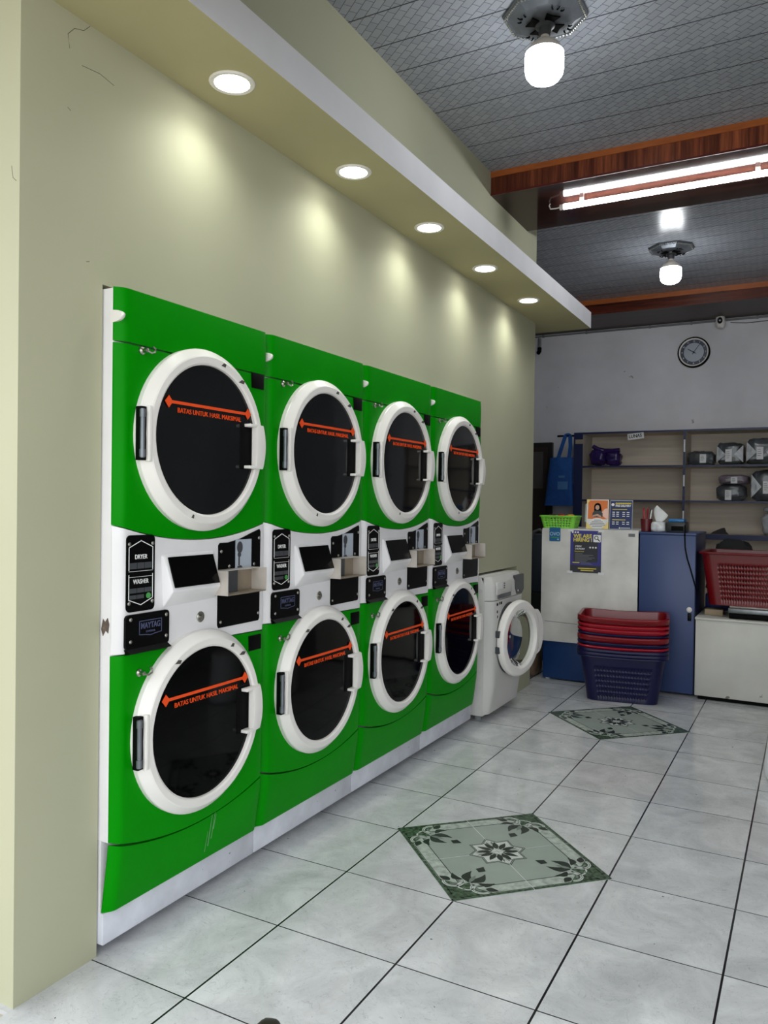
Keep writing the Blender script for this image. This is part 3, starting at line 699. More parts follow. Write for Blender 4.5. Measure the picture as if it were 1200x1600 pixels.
# ---------------------------------------------------------------- shelf unit
SH = thing('shelf_unit', 'navy edged shelf unit with pale back against the back wall', 'shelf', (0, 6.10, 0))
SZ = (2.006, 1.666, 1.326, .993)
def part_box(name, dims, ms, parent, bev=0.): 
    bm = B(); box(bm, *dims, bev)
    return bm, name, ms, parent
def slab(name, x0, x1, y0, y1, z0, z1, parent, front=navy, inner=shelf_in):
    bm = B(); box(bm, x0, x1, y0, y1, z0, z1)
    for f in bm.faces: f.material_index = 0 if f.calc_center_median().y < y0+.001 else 1
    return obj(name, bm, [front, inner], parent, False)
for z, th in zip(SZ, (.018, .018, .018, .05)): slab('shelf_board', -.668, 2.3, 0, .385, z-th/2, z+th/2, SH)
slab('side_panel', -.760, -.668, 0, .385, 0, 2.015, SH, navy, mat('pale side laminate', lin(190, 182, 172), .55))
bm = B(); box(bm, -.7605, -.7595, 0, .385, 0, 2.015); obj('side_veneer', bm, navy, SH, False)
for x in (.308, 1.28): slab('divider', x-.011, x+.011, .001, .385, .15, 2.0, SH)
slab('side_panel', 2.28, 2.3, .001, .385, 0, 2.015, SH)
bm = B(); box(bm, -.75, 2.3, .385, .395, .1, 2.015); obj('back_panel', bm, shelf_in, SH, False)
slab('shelf_board', -.668, 2.28, .002, .385, .30, .33, SH)
for z0, z1 in ((1.80, 1.92), (1.47, 1.58), (1.155, 1.235)):
    bm = B(); box(bm, .301, .315, -.0015, 0, z0, z1); obj('edge_sticker', bm, paper_w, SH, False)
bm = B(); box(bm, -.745, -.655, -.002, 0, 1.90, 1.945); obj('edge_sticker', bm, mat('aged tape', lin(150, 138, 122), .6), SH, False, label='aged beige tape')
t = thing('paper_sign', 'small white paper sign with handwritten letters on the top shelf edge', 'sign', (-.147, 6.098, 1.963), 0)
t.rotation_euler = (0, -math.radians(6), 0)
bm = B(); flat(bm, FY(0, 0, 0), rect(-.078, .078, -.030, .030), .0015); obj('sheet', bm, paper_w, t, False)
bm = B(); text(bm, 'LUNAS', FY(-.004, -.0016, .002), .046, .122, bold=.02); obj('lettering', bm, black_plate, t, False)

def lump(bm, c, dims, pw=.55, nz_=.06, seed=0, nu=28, nv=16, mi=0):
    """soft bundle: superellipsoid with folds, flat underside"""
    rows = []
    sg = lambda v, p: math.copysign(abs(v)**p, v)
    for j in range(nv+1):
        ph = -PI/2+PI*j/nv; row = []
        for i in range(nu):
            th = 2*PI*i/nu
            p = Vector((sg(math.cos(ph), pw)*sg(math.cos(th), pw), sg(math.cos(ph), pw)*sg(math.sin(th), pw), sg(math.sin(ph), pw)))
            k = 1+nz_*mnoise.noise(p*2.3+Vector((seed*3.1, seed, 0)))+nz_*.5*mnoise.noise(p*6+Vector((seed, 0, 9)))
            q = Vector((p.x*dims[0]/2, p.y*dims[1]/2, p.z*dims[2]/2))*k
            q.z = max(q.z, -dims[2]/2)
            row.append(bm.verts.new(q+Vector(c)))
        rows.append(row)
    for j in range(nv): ring_faces(bm, rows[j], rows[j+1], mi)
    bmesh.ops.remove_doubles(bm, verts=bm.verts, dist=1e-5)

packs = [  # x0, x1, z0, z1, material, label, tag offset, gusseted
    (.335, .572, 1.675, 1.808, cloth_dk, 'low flat bag of folded dark laundry beside the shelf divider', (.02, .012), 0),
    (.590, .826, 1.675, 1.884, cloth_dk, 'tall bag of folded laundry with pale pointed sides, middle of the top shelf trio', (-.01, -.01), 1),
    (.846, 1.105, 1.675, 1.920, cloth_dk, 'largest bag of folded laundry, on the top shelf by the picture edge', (-.012, 0), 1),
    (.590, .852, 1.335, 1.487, cloth_dk, 'shiny bag of dark folded laundry at the bottom of the two-bag pile', (-.02, -.03), 0),
    (.608, .870, 1.489, 1.582, cloth_mx, 'thin mauve bag of laundry lying on another bag', (.01, .0), 0),
    (.892, 1.150, 1.335, 1.622, cloth_dk, 'tall bulging bag of laundry beside the two-bag pile', (0, .02), 1),
    (.985, 1.23, 1.018, 1.225, film, 'pale crumpled bag of laundry on the lowest shelf', (.12, -.02), 0),
]
for k, (x0, x1, z0, z1, m, lab, tg, gus) in enumerate(packs):
    w_, h_ = x1-x0, z1-z0; cx = (x0+x1)/2
    t = thing('laundry_bag', lab, 'laundry bag', (cx, 6.235, z0), 0, 'clear bags of folded laundry on the shelves')
    bm = B(); lump(bm, (0, 0, h_/2), (w_, .24, h_), .5, .13, k+1, 40, 22)
    obj('folded_clothes', bm, [m], t, ang=80)
    if gus:
        bm = B()
        for s in (-1, 1): prism(bm, [(s*w_*.485, -.117, h_*.10), (s*w_*.485, -.115, h_*.86), (s*w_*.15, -.121, h_*.46)], (0, -.004, 0))
        obj('gusset', bm, film, t, False, label='pale crumpled plastic fold')
    bm = B(); lw, lh = .056, min(.115, h_*.62); flat(bm, FY(tg[0], -.124, h_*.42+tg[1]*.3), rect(-lw/2, lw/2, -lh/2, lh/2), .002); lb = obj('tag', bm, paper_w, t, False, label='white printed tag')
    bm = B()
    for j in range(4): flat(bm, FY(tg[0], -.1262, h_*.42+tg[1]*.3), rect(-lw*.36, lw*(.1+.06*(j % 3)), lh*(.30-.16*j)-.002, lh*(.30-.16*j)+.002), .0006)
    obj('print', bm, txt_grey, lb, False)
t = thing('laundry_bag', 'small white rolled bag on top of the pale crumpled bag', 'laundry bag', (1.10, 6.22, 1.232), 0, 'clear bags of folded laundry on the shelves')
bm = B(); lump(bm, (0, 0, .026), (.21, .16, .052), .6, .05, 21); obj('folded_clothes', bm, film, t, ang=80)
t = thing('plastic_bag', 'purple plastic bag with tied ears on the top shelf', 'bag', (-.465, 6.20, 1.675))
bm = B(); lump(bm, (-.065, 0, .088), (.165, .17, .165), .7, .22, 3); lump(bm, (.085, .01, .075), (.15, .16, .145), .7, .25, 5); obj('bag_body', bm, purple, t, ang=80)
bm = B(); tube(bm, [(-.02, 0, .150), (-.07, -.02, .168), (-.12, -.02, .205)], .034, 10, r1=.020); tube(bm, [(.0, 0, .150), (.07, -.02, .150), (.15, -.02, .158)], .030, 10, r1=.024); obj('tied_handle', bm, purple, t, ang=80)
t = thing('small_wedge', 'small dark wedge shaped object on the lowest visible shelf board', 'object', (.62, 6.16, 1.018))
bm = B(); prism(bm, [(-.075, 0, 0), (.085, 0, 0), (.062, 0, .022), (.048, 0, .062), (.02, 0, .056), (-.05, 0, .022)], (0, .06, 0)); obj('body', bm, mat('dark brown scrap', lin(30, 22, 22), .6), t, False)

# tote bag on a rod by the shelf
b = B(); tube(b, [(-.95, 6.16, 1.99), (-.75, 6.16, 1.99)], .010)
tag(obj('hanging_rod', b, black_matte), 'short black rod sticking out from the shelf side', 'rod')
t = thing('tote_bag', 'blue fabric tote bag hanging from the rod beside the shelf', 'bag', (-.90, 6.12, 1.265))
bm = B(); nx, nzv = 14, 14; rows = []
for j in range(nzv+1):
    v = j/nzv; z = .50*v; wl = -.165+.055*v; wr_ = .140-.015*v; thk = .05*math.sin(PI*min(1, .25+.75*(1-v)))*.8+.006
    f, bk = [], []
    for i in range(nx+1):
        u = i/nx; x = wl+(wr_-wl)*u+.01*mnoise.noise(Vector((0, v*3, 4))); y = thk*math.sin(PI*u)**.5+.012*mnoise.noise(Vector((u*4, v*4, 1)))
        f.append(bm.verts.new((x, -y, z))); 
        bk.append(bm.verts.new((x, y*.6+.004, z)))
    rows.append(f+bk[::-1])
for j in range(nzv): ring_faces(bm, rows[j], rows[j+1], 0)
bm.faces.new(rows[0]); bmesh.ops.remove_doubles(bm, verts=bm.verts, dist=1e-6)
tb = obj('bag_body', bm, tote_m, t, ang=70)
def strap(pts, w_, d=(0, .004, 0)):
    bm = B()
    for p, q in zip(pts, pts[1:]):
        p = Vector(p); q = Vector(q); n = (q-p).normalized(); s = Vector((n.z, 0, -n.x))*w_/2
        prism(bm, [p-s-n*.004, p+s-n*.004, q+s+n*.004, q-s+n*.004], d)
    return bm
obj('strap', strap([(-.035, -.01, .46), (.005, .0, .60), (.035, .03, .725), (.06, .035, .735)], .040), tote_m, t, False)
obj('strap', strap([(.085, -.01, .46), (.098, .0, .60), (.085, .03, .725), (.06, .036, .736)], .040), tote_m, t, False)
bm = B(); flat(bm, FY(.045, -.054, .30), rect(-.05, .015, -.012, .012), .001); flat(bm, FY(.03, -.052, .22), rect(-.045, .06, -.05, .03), .001); obj('print', bm, mat('faded print', lin(70, 120, 175), .7), tb, False)

# ---------------------------------------------------------------- counter and cabinets
t = thing('service_counter', 'counter with a smudged white front board over a blue base', 'counter', (0, 3.70, 0))
bm = B(); box(bm, -.325, .343, .012, .55, .012, .30, .002); box(bm, -.325, .343, .30, .55, .30, 1.085); obj('base', bm, navy_d, t)
for x in (-.30, .30):
    bm = B(); lathe(bm, [(.02, 0), (.02, .013)], (x, .06, 0), n=12); obj('foot', bm, plastic_w, t)
bm = B(); flat(bm, FY(.0005, .012, .6945), rrect(.683, .821, .022, 6), .014); fb = obj('front_board', bm, board, t, ang=60)
bm = B(); stroke(bm, FY(0, -.0022, 0), (-.31, .428), (-.06, .421), .003, .0006); obj('crease', bm, txt_grey, fb, False)
bm = B(); box(bm, -.340, .343, .000, .55, 1.088, 1.106, .003); obj('counter_top', bm, board, t)
t = thing('cabinet', 'tall blue cabinet at the end of the counter, with a small lock', 'cabinet', (.349, 3.705, 0))
bm = B(); box(bm, 0, .366, .012, .55, .012, 1.092, .002); obj('body', bm, navy, t)
bm = B(); box(bm, .002, .364, -.004, .011, .016, 1.080, .003); dr = obj('door', bm, navy_l, t)
bm = B(); lathe(bm, [(.016, -.004), (.018, -.018), (.008, -.026)], (.333, 0, .585), 'Y', 16); obj('knob', bm, plastic_w, dr)
bm = B(); box(bm, .322, .346, -.008, -.004, .508, .560, .002); obj('lock', bm, black_plate, dr)
bm = B(); box(bm, -.003, .369, -.006, .55, 1.083, 1.098, .003); obj('cabinet_top', bm, navy_l, t)
t = thing('low_cabinet', 'low white scuffed cabinet carrying the scale and red basket', 'cabinet', (.728, 3.645, 0))
cabw = mat('scuffed white laminate', lin(204, 202, 195), .5, var=.10, scale=3., speck=(lin(120, 114, 104), .70, 8.))
bm = B(); box(bm, .02, 1.20, .03, .76, 0, .03); obj('plinth', bm, black_matte, t, False)
bm = B(); box(bm, 0, 1.22, 0, .78, .028, .530, .004); obj('body', bm, cabw, t)
bm = B(); box(bm, -.004, 1.224, -.006, .78, .530, .546, .003); obj('cabinet_top', bm, cabw, t)

# posters and stickers on the counter front
def FYp(x, z, y=3.6975): return FY(x, y, z)
t = thing('hiring_poster', 'blue job poster taped to the white counter front', 'poster', (-.020, 3.697, .945))
M0 = FY(0, 0, 0)
bm = B(); flat(bm, M0, rect(-.110, .110, -.150, .150), .001, 0); flat(bm, M0, rrect(.172, .150, .010), .0004, 1, .0010)
for v in bm.verts: pass
flat(bm, M0, rect(-.110, .110, -.150, -.098), .0004, 1, .0010); po = obj('sheet', bm, [mat('indigo print', lin(52, 52, 130), .45), mat('charcoal print', lin(44, 44, 54), .45)], t, False)
bm = B(); text(bm, 'WE ARE', FY(-.022, -.0012, .110), .036, .132, bold=.03); text(bm, 'HIRING !', FY(-.022, -.0012, .082), .036, .132, bold=.03)
text(bm, 'Requirements', FY(-.045, -.0016, .001), .011, .066)
for x, z, w_ in ((-.08, -.080, .05), (.0, -.120, .13), (.0, -.134, .09)): flat(bm, M0, rect(x-w_/2+.012, x+w_/2+.012, z-.003, z+.003), .0005, 0, .0014)
obj('headline', bm, txt_yellow, po, False)
bm = B(); text(bm, 'CREW', FY(-.052, -.0016, .036), .017, .046, bold=.02); text(bm, 'LAUNDRY', FY(-.040, -.0016, .019), .017, .070, bold=.02)
for i in range(3):
    flat(bm, M0, disc(-.094+i*.019, .137, .0065), .0008, 0, .001); flat(bm, M0, disc(.032+i*.020, .031, .0065), .0008, 0, .0014)
obj('lettering', bm, txt_white, po, False)
bm = B()
for j, w_ in enumerate((.055, .13, .10, .14, .12, .09, .08)): flat(bm, M0, rect(-.075, -.075+w_, -.018-.009*j, -.014-.009*j), .0005, 0, .0014)
for j in range(3): flat(bm, M0, rect(-.035, .03+.01*j, -.078-.007*j, -.075-.007*j), .0005, 0, .0014)
flat(bm, M0, rect(.082, .108, .130, .146), .0005, 0, .001)
obj('small_print', bm, txt_grey, po, False)
bm = B(); MG = FY(.080, -.0018, .096)
flat(bm, MG, rrect(.052, .052, .004), .0005, 1)
for i in range(20):
    a0, a1 = 2*PI*i/20, 2*PI*(i+1)/20; stroke(bm, MG, (-.005+.012*math.cos(a0), .005+.012*math.sin(a0)), (-.005+.012*math.cos(a1), .005+.012*math.sin(a1)), .0045, .0005, 0, .0006)
stroke(bm, MG, (.005, -.005), (.018, -.018), .006, .0005, 0, .0006); obj('search_icon', bm, [black_plate, txt_white], po, False)
bm = B()
for x, z in ((-.108, .150), (.108, .150), (-.112, -.150), (.112, -.152)): flat(bm, M0, rect(x-.020, x+.020, z-.009, z+.009), .0006, 0, .0018)
obj('tape', bm, tape_m, t, False, label='white corner tape')
t = thing('payment_sticker', 'small teal payment sticker at the top corner of the counter front', 'sticker', (-.245, 3.697, 1.062))
bm = B(); flat(bm, M0, rrect(.082, .100, .008), .001); ps = obj('sheet', bm, mat('teal print', lin(16, 92, 142), .4), t, False)
bm = B(); text(bm, 'OVO', FY(0, -.0012, .002), .036, .072, bold=.01); flat(bm, M0, disc(.024, -.036, .006), .0005, 0, .001); obj('lettering', bm, mat('pale teal print', lin(170, 205, 225), .4), ps, False)
bm = B(); flat(bm, M0, rect(-.030, .030, -.026, -.019), .0005, 0, .001); obj('small_print', bm, led_green, ps, False)
b = B(); flat(b, FYp(.297, 1.072), rect(-.022, .022, -.011, .011), .0008)
tag(obj('price_sticker', b, txt_grey, smooth=False), 'tiny grey sticker at the counter board corner near the blue cabinet', 'sticker')

# ---------------------------------------------------------------- baskets
def loop_pts(w, d, r, nl, ns, nc=4):
    P = []; K = []
    def seg(p, q, n, tagv):
        for i in range(n): P.append((p[0]+(q[0]-p[0])*i/n, p[1]+(q[1]-p[1])*i/n)); K.append((tagv, i, n))
    def cor(cx, cy, a0):
        for i in range(nc): P.append((cx+r*math.cos(a0+PI/2*i/nc), cy+r*math.sin(a0+PI/2*i/nc))); K.append(('c', i, nc))
    x, y = w/2, d/2
    seg((-x+r, -y), (x-r, -y), nl, 'f'); cor(x-r, -y+r, -PI/2); seg((x, -y+r), (x, y-r), ns, 's'); cor(x-r, y-r, 0)
    seg((x-r, y), (-x+r, y), nl, 'b'); cor(-x+r, y-r, PI/2); seg((-x, y-r), (-x, -y+r), ns, 's'); cor(-x+r, -y+r, PI)
    return P, K
def basket(name, w0, d0, w1, d1, h, r, nl, ns, heights, hole, mats, parent, rim=(.018, .02, 3), thick=.0025, dip=0.):
    """open tapered box; hole(kind, i, n, row) says which wall cells are cut out"""
    bm = B(); rows = []
    for z in heights:
        t = z/h; P, K = loop_pts(w0+(w1-w0)*t, d0+(d1-d0)*t, r, nl, ns)
        rows.append([bm.verts.new((p[0], p[1], z)) for p in P])
    n = len(K)
    for j in range(len(rows)-1):
        for i in range(n):
            if hole and hole(*K[i], j): continue
            bm.faces.new((rows[j][i], rows[j][(i+1) % n], rows[j+1][(i+1) % n], rows[j+1][i]))
    bm.faces.new(rows[0][::-1])
    # rolled rim
    prev = rows[-1]
    ro, rh, steps = rim
    prof = [(ro*.7, .003), (ro, -.002), (ro, -rh)] + [(ro*(.72 if k % 2 else 1.), -rh-.007*(k+1)) for k in range(steps)]
    for dx, dz in prof:
        P, K2 = loop_pts(w1+2*dx, d1+2*dx, r+dx, nl, ns)
        cur = [bm.verts.new((p[0], p[1], h+dz)) for p in P]; ring_faces(bm, prev, cur, 0); prev = cur
    if dip:
        for v in bm.verts:
            k = (v.co.z/h)**4; v.co.z -= dip*k*(1-(v.co.x/(w1/2))**2)
    o = obj(name, bm, mats, parent, ang=40)
    sm = o.modifiers.new('thickness', 'SOLIDIFY'); sm.thickness = thick; sm.offset = 0
    return o

def slots(kind, i, n, row):
    if kind == 'c': return False
    return 1 <= row <= 12 and row % 2 == 1 and i % 2 == 1 and 1 < i < n-1
TUB_H = .315
tub_z = [0, .03]+[.03+.0175*k for k in range(1, 13)]+[.285, TUB_H]
zs = [(.330, blue_pl, 'navy laundry tub at the very bottom of the stack in front of the counter', (.017, .012, 3)),
      (.352, blue_pl, 'navy laundry tub second from the bottom of the stack', (.017, .013, 1)),
      (.370, red_pl2, 'thin edge of a red laundry tub just above the two bottom navy tubs', (.017, .009, 0)),
      (.396, blue_pl, 'navy laundry tub between the lowest two red tubs of the stack', (.0175, .014, 0)),
      (.436, red_pl, 'dark red laundry tub with a deep rim, middle of the stack', (.018, .030, 0)),
      (.454, blue_pl, 'thin dark navy laundry tub under the upper three red tubs of the stack', (.017, .008, 0)),
      (.482, red_pl2, 'bright red laundry tub, third from the top of the stack', (.018, .015, 0)),
      (.510, red_pl2, 'bright red laundry tub, second from the top of the stack', (.018, .014, 0)),
      (.558, red_pl, 'dark red laundry tub, open on top of the stack', (.020, .034, 0))]
for k, (zr, m, lab, rim) in enumerate(zs):
    t = thing('laundry_tub', lab, 'laundry tub', (.306, 3.440, zr-TUB_H if k else .002), math.radians(9), 'laundry tubs nested in one stack')
    h = TUB_H if k else .328
    zz = tub_z if k else [0, .03]+[.03+.0175*j for j in range(1, 13)]+[.285, .328]
    basket('tub_body', .440, .300, .535, .385, h, .055, 40, 28, zz, slots if k in (0,) else None, [m], t, rim, .0018, .010)

RB = thing('laundry_basket', 'big dark red perforated basket standing on the scale', 'basket', (1.055, 3.86, .632), math.radians(-2))
rz_ = [0, .035]+[.035+.0155*k for k in range(1, 17)]+[.31, .345]
def rslots(kind, i, n, row):
    if kind == 'c': return False
    return 1 <= row <= 15 and row % 2 == 1 and i % 2 == 1 and 3 < i < n-3
basket('basket_body', .50, .36, .59, .44, .345, .05, 52, 36, rz_, rslots, [mat('deep red plastic', lin(104, 4, 12), .28, var=.06)], RB, (.020, .012, 0), .003)
t = thing('platform_scale', 'flat steel platform scale under the red basket', 'scale', (.928, 3.668, .546))
bm = B(); box(bm, 0, .52, .01, .42, .004, .040, .004); obj('base', bm, black_matte, t)
bm = B(); box(bm, -.006, .53, -.004, .43, .040, .072, .005); obj('platform', bm, mat('brushed steel', lin(120, 122, 124), .3, metal=.8, var=.2, scale=20.), t)
bm = B(); box(bm, .0, .53, .03, .42, .072, .084, .003); obj('tray', bm, tin, t)
b = B(); box(b, .765, .880, 3.80, 3.90, .5465, .585, .003)
tag(obj('card_box', b, mat('beige card', lin(165, 145, 118), .7)), 'small beige card box beside the steel scale', 'box')
b = B(); lump(b, (.90, 4.315, .80), (.30, .17, .50), .8, .12, 11); tag(obj('black_bag', b, mat('black cloth', (.006, .006, .007), .8, var=.2)), 'black bag slumped behind the red basket', 'bag')
# crate pile in the dark gap between the blue cabinet and the red basket
b = B(); box(b, .735, .90, 4.10, 4.22, .5465, .66, .01); tag(obj('blue_crate', b, mat('blue crate', lin(20, 34, 96), .5)), 'blue crate low in the gap beside the blue cabinet', 'crate')
b = B(); lump(b, (.812, 4.16, .725), (.15, .11, .13), .7, .2, 13); tag(obj('folded_cloth', b, mat('green grey cloth', lin(52, 58, 58), .8, var=.5, scale=14.)), 'green grey cloth heap on the blue crate', 'cloth')
b = B(); box(b, .735, .87, 4.11, 4.21, .792, .845, .008); tag(obj('towel', b, mat('off white cloth', lin(150, 146, 140), .8, var=.2)), 'folded off-white towel in the gap beside the blue cabinet', 'towel')

# lime basket with snacks on the counter
t = thing('snack_basket', 'small lime green perforated basket on the counter', 'basket', (-.232, 3.80, 1.1065))
def gslots(kind, i, n, row): return kind != 'c' and row in (1, 3, 5, 7) and i % 2 == 1
basket('basket_body', .225, .14, .265, .175, .088, .02, 19, 13, [0, .012, .022, .030, .040, .048, .058, .066, .074, .088], gslots, [lime], t, (.007, .006, 0), .002)
for k, (x, y, m, rzv, lab) in enumerate(((-.295, 3.80, mat('dark wrapper', lin(60, 30, 36), .3, var=.6, scale=60.), .2, 'dark wrapped snack lying in the lime basket'), (-.225, 3.80, mat('red wrapper', lin(190, 26, 34), .3, var=.3, scale=40.), -.3, 'red wrapped snack lying in the lime basket'), (-.160, 3.80, mat('yellow wrapper', lin(226, 176, 30), .3, var=.3, scale=40.), .5, 'yellow wrapped snack lying in the lime basket'))):
    t = thing('snack_packet', lab, 'snack', (x, y, 1.165), rzv, 'wrapped snacks in the lime basket')
    bm = B(); lump(bm, (0, 0, .022), (.058, .05, .042), .6, .15, 31+k, 16, 10); obj('wrapper', bm, m, t)
    bm = B(); box(bm, -.036, -.026, -.022, .022, .018, .026); box(bm, .026, .036, -.022, .022, .018, .026); obj('crimped_end', bm, m, t, False)

# two flyer stands
t = thing('flyer', 'orange flyer with a dark haired woman, standing on the counter', 'flyer', (.038, 3.785, 1.1075)); t.rotation_euler = (-math.radians(5), 0, 0)
bm = B(); flat(bm, M0, rect(-.080, .078, 0, .212), .002, 0); flat(bm, M0, rect(-.070, .070, .070, .205), .0006, 1, .002)
flat(bm, M0, [(-.080, .0), (-.03, 0), (-.08, .05)], .0006, 4, .0026); flat(bm, M0, [(.078, .0), (.078, .055), (.03, 0)], .0006, 4, .0026); flat(bm, M0, [(-.08, .212), (-.05, .212), (-.08, .175)], .0006, 4, .0026)
flat(bm, M0, [(.078, .15), (.05, .145), (.03, .12), (.035, .095), (.06, .075), (.078, .07)], .0006, 5, .0026)
sh_ = obj('sheet', bm, [paper_w, mat('orange print', lin(224, 122, 60), .5), txt_white, txt_white, mat('pale yellow print', lin(240, 214, 140), .5), mat('peach print', lin(238, 196, 180), .5)], t, False)
bm = B()
flat(bm, M0, [(-.040, .085), (-.036, .115), (-.022, .132), (.020, .132), (.036, .112), (.036, .085)], .0005, 0, .0032)
flat(bm, M0, disc(-.002, .158, .025, 18, 1.15), .0005, 1, .0030); flat(bm, M0, [(-.026, .155), (.024, .155), (.030, .118), (-.026, .118)], .0005, 1, .0030)
flat(bm, M0, disc(-.003, .154, .0145, 16, 1.25), .0005, 2, .0038); flat(bm, M0, [(-.040, .085), (-.034, .098), (.0, .108), (.028, .092), (.022, .082), (-.005, .093)], .0005, 2, .0038)
obj('picture', bm, [dark_grey, black_plate, mat('skin tone print', lin(198, 160, 138), .5)], sh_, False)
bm = B(); flat(bm, M0, disc(0, .044, .055, 24, .62), .0005, 1, .0028)
for j, w_ in enumerate((.05, .08, .10, .11, .07)): flat(bm, M0, rect(-w_/2, w_/2, .062-.011*j-.002, .062-.011*j+.002), .0005, 0, .0034)
obj('small_print', bm, [txt_grey, txt_white], sh_, False)
bm = B(); prism(bm, [(-.078, .004, 0), (.076, .004, 0), (.076, .085, -.006), (-.078, .085, -.006)], (0, 0, .003)); prism(bm, [(-.100, .03, .05), (-.078, .004, .045), (-.078, .004, .185), (-.098, .03, .18)], (0, .002, 0)); obj('stand', bm, paper_w, t, False)
t = thing('flyer', 'navy price flyer headed FREE DELIVERY, standing on the counter', 'flyer', (.204, 3.785, 1.1075)); t.rotation_euler = (-math.radians(5), 0, 0)
bm = B(); flat(bm, M0, rect(-.080, .078, 0, .208), .002, 0); flat(bm, M0, rect(-.077, .075, .004, .203), .0004, 1, .002); sh_ = obj('sheet', bm, [photo_grey, mat('navy flyer print', lin(30, 44, 96), .45)], t, False)
bm = B(); text(bm, 'FREE DELIVERY', FY(.012, -.0026, .168), .020, .108, bold=.03); flat(bm, M0, disc(-.060, .176, .011), .0005, 0, .0024)
for z in (.122, .108, .094, .052, .038):
    for x in (-.062, -.034, .008, .038): flat(bm, M0, rect(x, x+.018+.006*((int(z*1000)+int(x*1000)) % 2), z-.0028, z+.0028), .0005, 0, .0024)
flat(bm, M0, rect(.0, .065, .009, .013), .0005, 0, .0024); flat(bm, M0, disc(-.008, .011, .005), .0005, 0, .0024)
obj('lettering', bm, txt_white, sh_, False)
bm = B(); flat(bm, M0, rect(-.042, .068, .181, .190), .0005, 0, .0024); flat(bm, M0, rect(-.062, .040, .140, .145), .0005, 0, .0024); flat(bm, M0, rect(-.062, .030, .066, .071), .0005, 0, .0024); obj('headline', bm, txt_yellow, sh_, False)
bm = B(); prism(bm, [(-.078, .004, 0), (.076, .004, 0), (.076, .085, -.006), (-.078, .085, -.006)], (0, 0, .003)); obj('stand', bm, dark_grey, t, False)

# pen cup, tissues, label printer
cup_c = (.376, 3.80)
t = thing('pen_cup', 'dark red pen cup on top of the blue cabinet', 'cup', (cup_c[0], cup_c[1], 1.0985))
bm = B(); lathe(bm, [(.030, 0), (.034, .002), (.040, .088), (.037, .088), (.032, .005), (.01, .004)], n=28); obj('cup', bm, mat('dark red cup', lin(92, 16, 28), .25, var=.1), t)
pens = ((-.018, 0, -.030, .158, red_pl2, .010, 'thick red pen leaning toward the flyers in the cup'), (.004, .012, .006, .150, red_pl2, .009, 'red pen standing upright in the cup'), (.010, -.006, .022, .170, mat('dull red pen', lin(120, 50, 50), .4), .006, 'tallest dull red pen in the cup'),
        (.020, .004, .040, .150, black_plate, .006, 'black pen in the cup'), (.022, -.012, .052, .145, txt_white, .006, 'white pen leaning toward the tissues in the cup'))
for dx, dy, tx, L_, m, r_, lab in pens:
    t = thing('pen', lab, 'pen', (cup_c[0], cup_c[1], 1.104), 0, 'pens in the red cup')
    k = tx-dx; p0 = Vector((dx*.6, dy, .004)); d = Vector((k*.8, 0, L_)).normalized()
    bm = B(); tube(bm, [p0, p0+d*L_*.9], r_*.75, 10); obj('barrel', bm, m, t)
    bm = B(); tube(bm, [p0+d*L_*.88, p0+d*L_], r_*.8, 10, r1=r_*.4); obj('cap', bm, m, t)
t = thing('tissue_pack', 'clear pack of tissues with one pulled up, on the blue cabinet', 'tissues', (.462, 3.785, 1.0985))
bm = B(); lump(bm, (0, 0, .036), (.098, .085, .072), .45, .05, 41); obj('pack', bm, mat('tissue pack film', lin(205, 206, 208), .2, var=.25, scale=30., bump=.5), t, ang=70)
bm = B(); rows = []
for j in range(7):
    v = j/6; row = []
    for i in range(9):
        u = i/8-.5; wv = .014+.055*v*(1.25-v*.62); row.append(bm.verts.new((u*2*wv+.012*v+.0, .010*math.sin(u*9)*v-.004, .066+.118*v-.045*v*abs(u+.25)*2)))
    rows.append(row)
for j in range(6):
    for i in range(8): bm.faces.new((rows[j][i], rows[j][i+1], rows[j+1][i+1], rows[j+1][i]))
o = obj('tissue', bm, paper_w, t, ang=80); sm = o.modifiers.new('thickness', 'SOLIDIFY'); sm.thickness = .0015
t = thing('label_printer', 'small black printer with a blue top on the blue cabinet', 'printer', (.582, 3.79, 1.0985))
bm = B(); box(bm, -.066, .062, -.060, .09, 0, .072, .006); bd = obj('body', bm, mat('printer black', lin(26, 28, 32), .4), t)
bm = B(); box(bm, -.030, .048, -.063, -.058, .012, .044, .002); obj('paper_slot', bm, black_matte, bd)
bm = B(); box(bm, -.052, .050, -.045, .08, .072, .092, .004); obj('lid', bm, mat('blue lid', lin(24, 112, 176), .35), t, label='blue lid')
b = B(); tube(b, [(.640, 3.73, 1.150), (.643, 3.705, 1.125), (.644, 3.692, 1.09), (.648, 3.692, 1.0), (.662, 3.692, .93), (.690, 3.692, .84), (.712, 3.694, .76), (.719, 3.72, .72)], .0045)
tag(obj('power_cord', b, black_plate), 'thin black cord hanging down the front of the blue cabinet', 'cord')

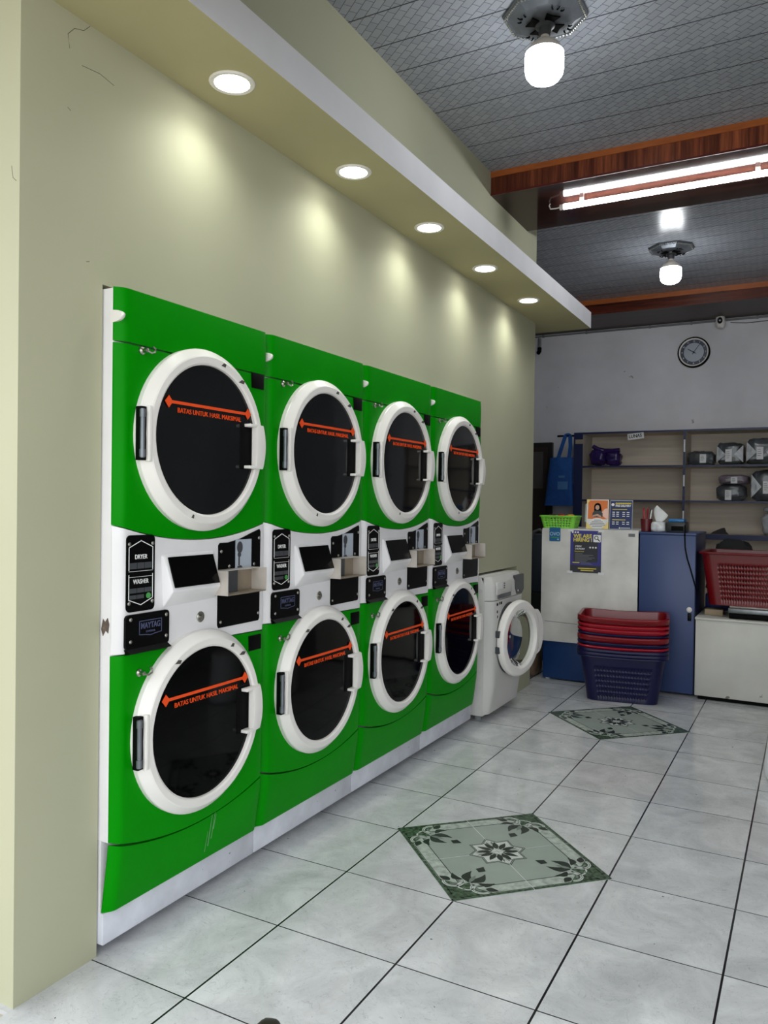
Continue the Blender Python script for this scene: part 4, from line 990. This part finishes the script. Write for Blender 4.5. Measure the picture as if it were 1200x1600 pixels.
# ---------------------------------------------------------------- things in the gap behind the wall end
t = thing('storage_bin', 'grey bin with a white curved handle behind the counter end', 'bin', (-.62, 4.50, .55))
bm = B(); box(bm, -.14, .10, -.1, .1, 0, .48, .02); obj('bin_body', bm, mat('blue grey plastic', lin(58, 68, 80), .5), t)
bm = B(); tube(bm, [(-.02, -.11, .44), (0, -.12, .50), (.05, -.12, .52), (.085, -.12, .50), (.11, -.12, .42)], .013, 10); obj('handle', bm, grey_plastic, t)
b = B(); box(b, -.85, -.42, 4.36, 4.75, 0, .549, .01); tag(obj('dark_crate', b, mat('dark crate', lin(18, 20, 26), .6)), 'dark crate on the floor under the grey bin', 'crate')
b = B(); lump(b, (-.455, 3.80, .165), (.16, .22, .33), .4, .05, 51); tag(obj('wrapped_parcel', b, brown_bag), 'brown parcel in shiny wrap on the floor behind the wall end', 'parcel')

# ---------------------------------------------------------------- picture-edge bits
t = thing('plastic_drum', 'white rounded plastic drum standing on the floor at the frame edge', 'drum', (1.425, 2.20, 0))
bm = B(); lathe(bm, [(.150, 0), (.185, .004), (.206, .022), (.210, .06), (.200, .16), (.186, .30), (.180, .42)], n=48); obj('drum_body', bm, mat('glossy white plastic', lin(236, 236, 240), .3, var=.02), t)
bm = B(); lathe(bm, [(.186, .418), (.188, .430), (.180, .445), (.06, .452)], n=48); obj('lid', bm, plastic_w, t)
t = thing('shoe', 'dark leather shoe toe poking in at the bottom edge', 'shoe', (.345, -.545, 0), math.radians(24))
bm = B(); lump(bm, (0, 0, .012), (.090, .280, .024), .7, .01, 61); obj('sole', bm, rubber, t)
bm = B(); lump(bm, (0, 0, .045), (.082, .270, .066), .75, .03, 62)
for v in bm.verts:
    if v.co.y < 0: v.co.z *= 1+.7*min(1, -v.co.y/.1)
obj('upper', bm, leather, t, ang=70)
bm = B()
for k in range(3): tube(bm, [(-.022, .01-.025*k, .079+.006*k), (0, .012-.025*k, .086+.006*k), (.022, .01-.025*k, .079+.006*k)], .003)
obj('laces', bm, rubber, t)
